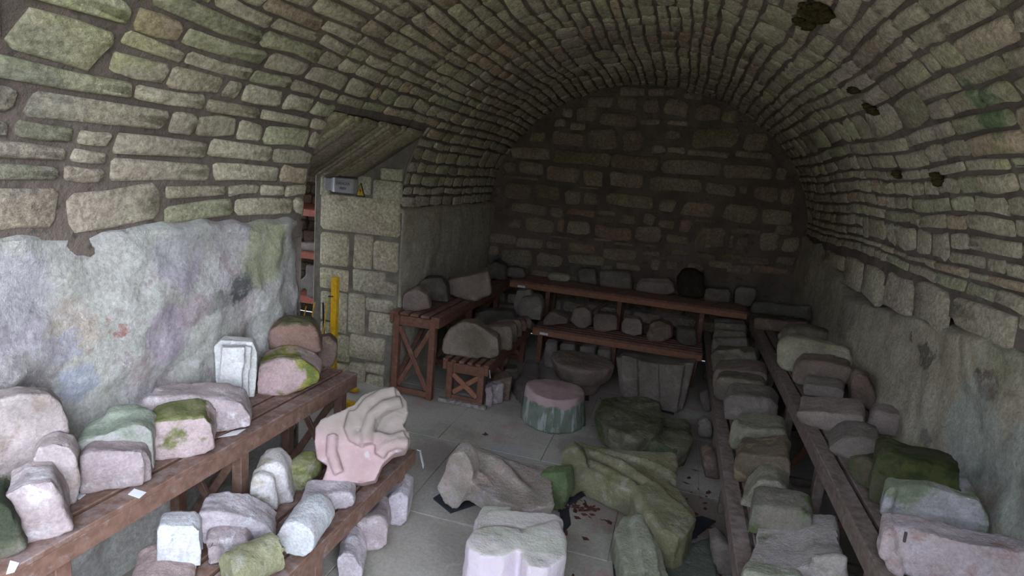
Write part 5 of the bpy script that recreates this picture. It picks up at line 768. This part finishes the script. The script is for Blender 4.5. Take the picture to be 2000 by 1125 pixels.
# yellow folding barrier standing in the doorway
yb = empty('folding_barrier', (-3.3,5.2,0), 'yellow metal folding barrier post standing against the doorway pillar', 'barrier')
link('post', bm_mesh(bar_bm((0,0,.03),(0,0,1.2),.062,.062)), M['yellow'], yb)
link('foot', bm_mesh(box_bm((.05,0,.02),(.5,.07,.03),None,.006)), M['yellow'], yb)
for a, b in (((-.05,-.05,.98),(-.12,-.06,.35)),((-.3,-.06,.86),(-.37,-.06,.5)),((-.17,-.1,.93),(-.26,-.1,.45))):
    link('lattice_bar', bm_mesh(bar_bm(a,b,.02,.008)), M['yellow'], yb)
link('lattice_joint', bm_mesh(bar_bm((-.37,-.06,.5),(-.0,-.05,.32),.02,.008)), M['yellow'], yb); link('lattice_joint', bm_mesh(bar_bm((-.26,-.1,.45),(-.0,-.05,.3),.02,.008)), M['yellow'], yb)
link('strap', bm_mesh(bar_bm((-.12,-.03,.92),(-.1,-.03,.55),.03,.008)), M['black'], yb)
link('hook', bm_mesh(bar_bm((-.05,-.05,1.0),(0,-.03,1.0),.012,.012)), M['black'], yb)
fb2 = empty('yellow_floor_bar', (-2.9,4.8,0), 'low yellow metal bar lying on the floor behind the bench end', 'bar')
link('bar', bm_mesh(box_bm((0,0,.035),(.62,.09,.07),None,.01)), M['yellow'], fb2)
link('bar_end', bm_mesh(box_bm((.34,0,.045),(.06,.12,.09),None,.01)), M['yellow'], fb2)
# rack in the side chamber
rk = empty('shelving_rack', (-4.7,7.1,0), 'red painted timber shelving rack seen through the doorway', 'shelving')
for z in (.5,1.12,1.7):
    for k in range(6): link('shelf_board', bm_mesh(box_bm((0,-.2+k*.13,z-.014),(1.7,.118,.028),None,.003)), M['wood_red'], rk)
    link('shelf_rail', bm_mesh(box_bm((0,-.29,z-.05),(1.7,.03,.09),None,.003)), M['wood_red'], rk)
for x in (-.83,.83):
    for y in (-.25,.2): link('upright', bm_mesh(box_bm((x,y,.92),(.06,.06,1.84),None,.003)), M['wood_red'], rk)
# rubber mats under the floor stones
def flat(name, pts, z0, z1, mat, label, cat, group=None):
    c = sum((Vector((*p,0)) for p in pts), Vector())/len(pts); vs = [(p[0]-c.x,p[1]-c.y,z1) for p in pts]+[(p[0]-c.x,p[1]-c.y,z0) for p in pts]; n = len(pts)
    fs = [tuple(range(n)), tuple(range(2*n-1,n-1,-1))]+[(i,n+i,n+(i+1)%n,(i+1)%n) for i in range(n)]
    bm = bmesh.new(); me = mesh(vs, fs); bm.from_mesh(me)
    o = link(name, bm_mesh(bm), mat, None, (c.x,c.y,0)); tag(o, label, cat, group); return o
for pts, lab in MATS: flat('rubber_mat', pts, .0, .012, M['mat'], lab, 'mat', 'black rubber mats under the floor stones')
# slips of paper
for pts, z, lab in SLIPS:
    o = flat('paper_slip', pts, 0, .0012, M['paper'], lab, 'paper', 'white paper slips tucked under the stones'); o.location.z = z
hang = empty('hanging_tag', (-1.525,3.5,.43), 'folded white tag hanging from the end of the low left bench', 'tag')
link('tag_sheet', bm_mesh(bar_bm((.0,.03,.0),(.03,.04,-.12),.05,.002,bev=0)), M['paper'], hang); link('tag_string', bm_mesh(bar_bm((-.01,.0,.02),(.0,.03,.0),.004,.004,bev=0)), M['paper'], hang)
hang2 = empty('hanging_tag', (-1.64,5.38,.44), 'tiny white tag hanging from the crossed low bench beyond the doorway', 'tag')
link('tag_sheet', bm_mesh(bar_bm((.02,-.01,.0),(.035,-.01,-.08),.02,.002,bev=0)), M['paper'], hang2)
# dead leaves and crumbs on the floor
def leaves(cx, cy, rx, ry, n, seed):
    rg = random.Random(seed); V = []; F = []
    for i in range(n):
        x = cx+rg.gauss(0,rx); y = cy+rg.gauss(0,ry); a = rg.random()*6.28; l = rg.uniform(.015,.04); b = len(V)
        for (u,v,w_) in ((-1,0,.004),(0,-.5,.001),(1,0,.012),(0,.5,.008)): V.append((x+l*(u*math.cos(a)-v*math.sin(a)), y+l*(u*math.sin(a)+v*math.cos(a)), w_))
        F += [(b,b+1,b+2,b+3)]
    return mesh(V, F)
for i,(cx,cy,rx,ry,n) in enumerate([(-.42,4.0,.1,.07,46),(-.05,5.55,.2,.2,40),(.45,4.5,.08,.8,34),(-1.45,4.85,.01,.01,2),(-.5,3.55,.2,.2,8),(-1.0,6.6,.2,.3,20)]):
    o = link('leaf_litter', leaves(cx,cy,rx,ry,n,i), M['leaf'], None, (0,0,0)); tag(o, ['reddish dead leaves between the two sprawling floor stones','dark dead leaves behind the green mossy rubble','leaf litter along the foot of the low right bench','single dead leaf on the open floor before the drum','few crumbs of leaf beside the foreground pier stone','leaf litter around the brown capital'][i], 'leaves'); o['kind'] = 'stuff'
SLOTS = [('lavender squared block with a small dark slot near its foot', (-2.333, 1.83, 0.861), 'x'), ('large pink carved tracery stone with curved mouldings on the low left bench', (-1.606, 3.05, 0.574), 'z'), ('large long pink block with reddish stains nearest on the tall right bench', (1.094, 2.6, 1.041), 'z')]
from mathutils.bvhtree import BVHTree
for lab, p, ori in SLOTS:
    o = next(q for q in COL.objects if q.get('label') == lab)
    bv = BVHTree.FromPolygons([v.co.copy() for v in o.data.vertices], [tuple(f.vertices) for f in o.data.polygons])
    c, n, i, d = bv.find_nearest(Vector(p)-o.location)
    R = n.to_track_quat('Y','Z').to_matrix(); s = (.045,.008,.011) if ori == 'x' else (.011,.008,.045)
    link('drilled_slot', bm_mesh(box_bm(c+n*.001, s, R, .002)), M['dark_slot'], o)
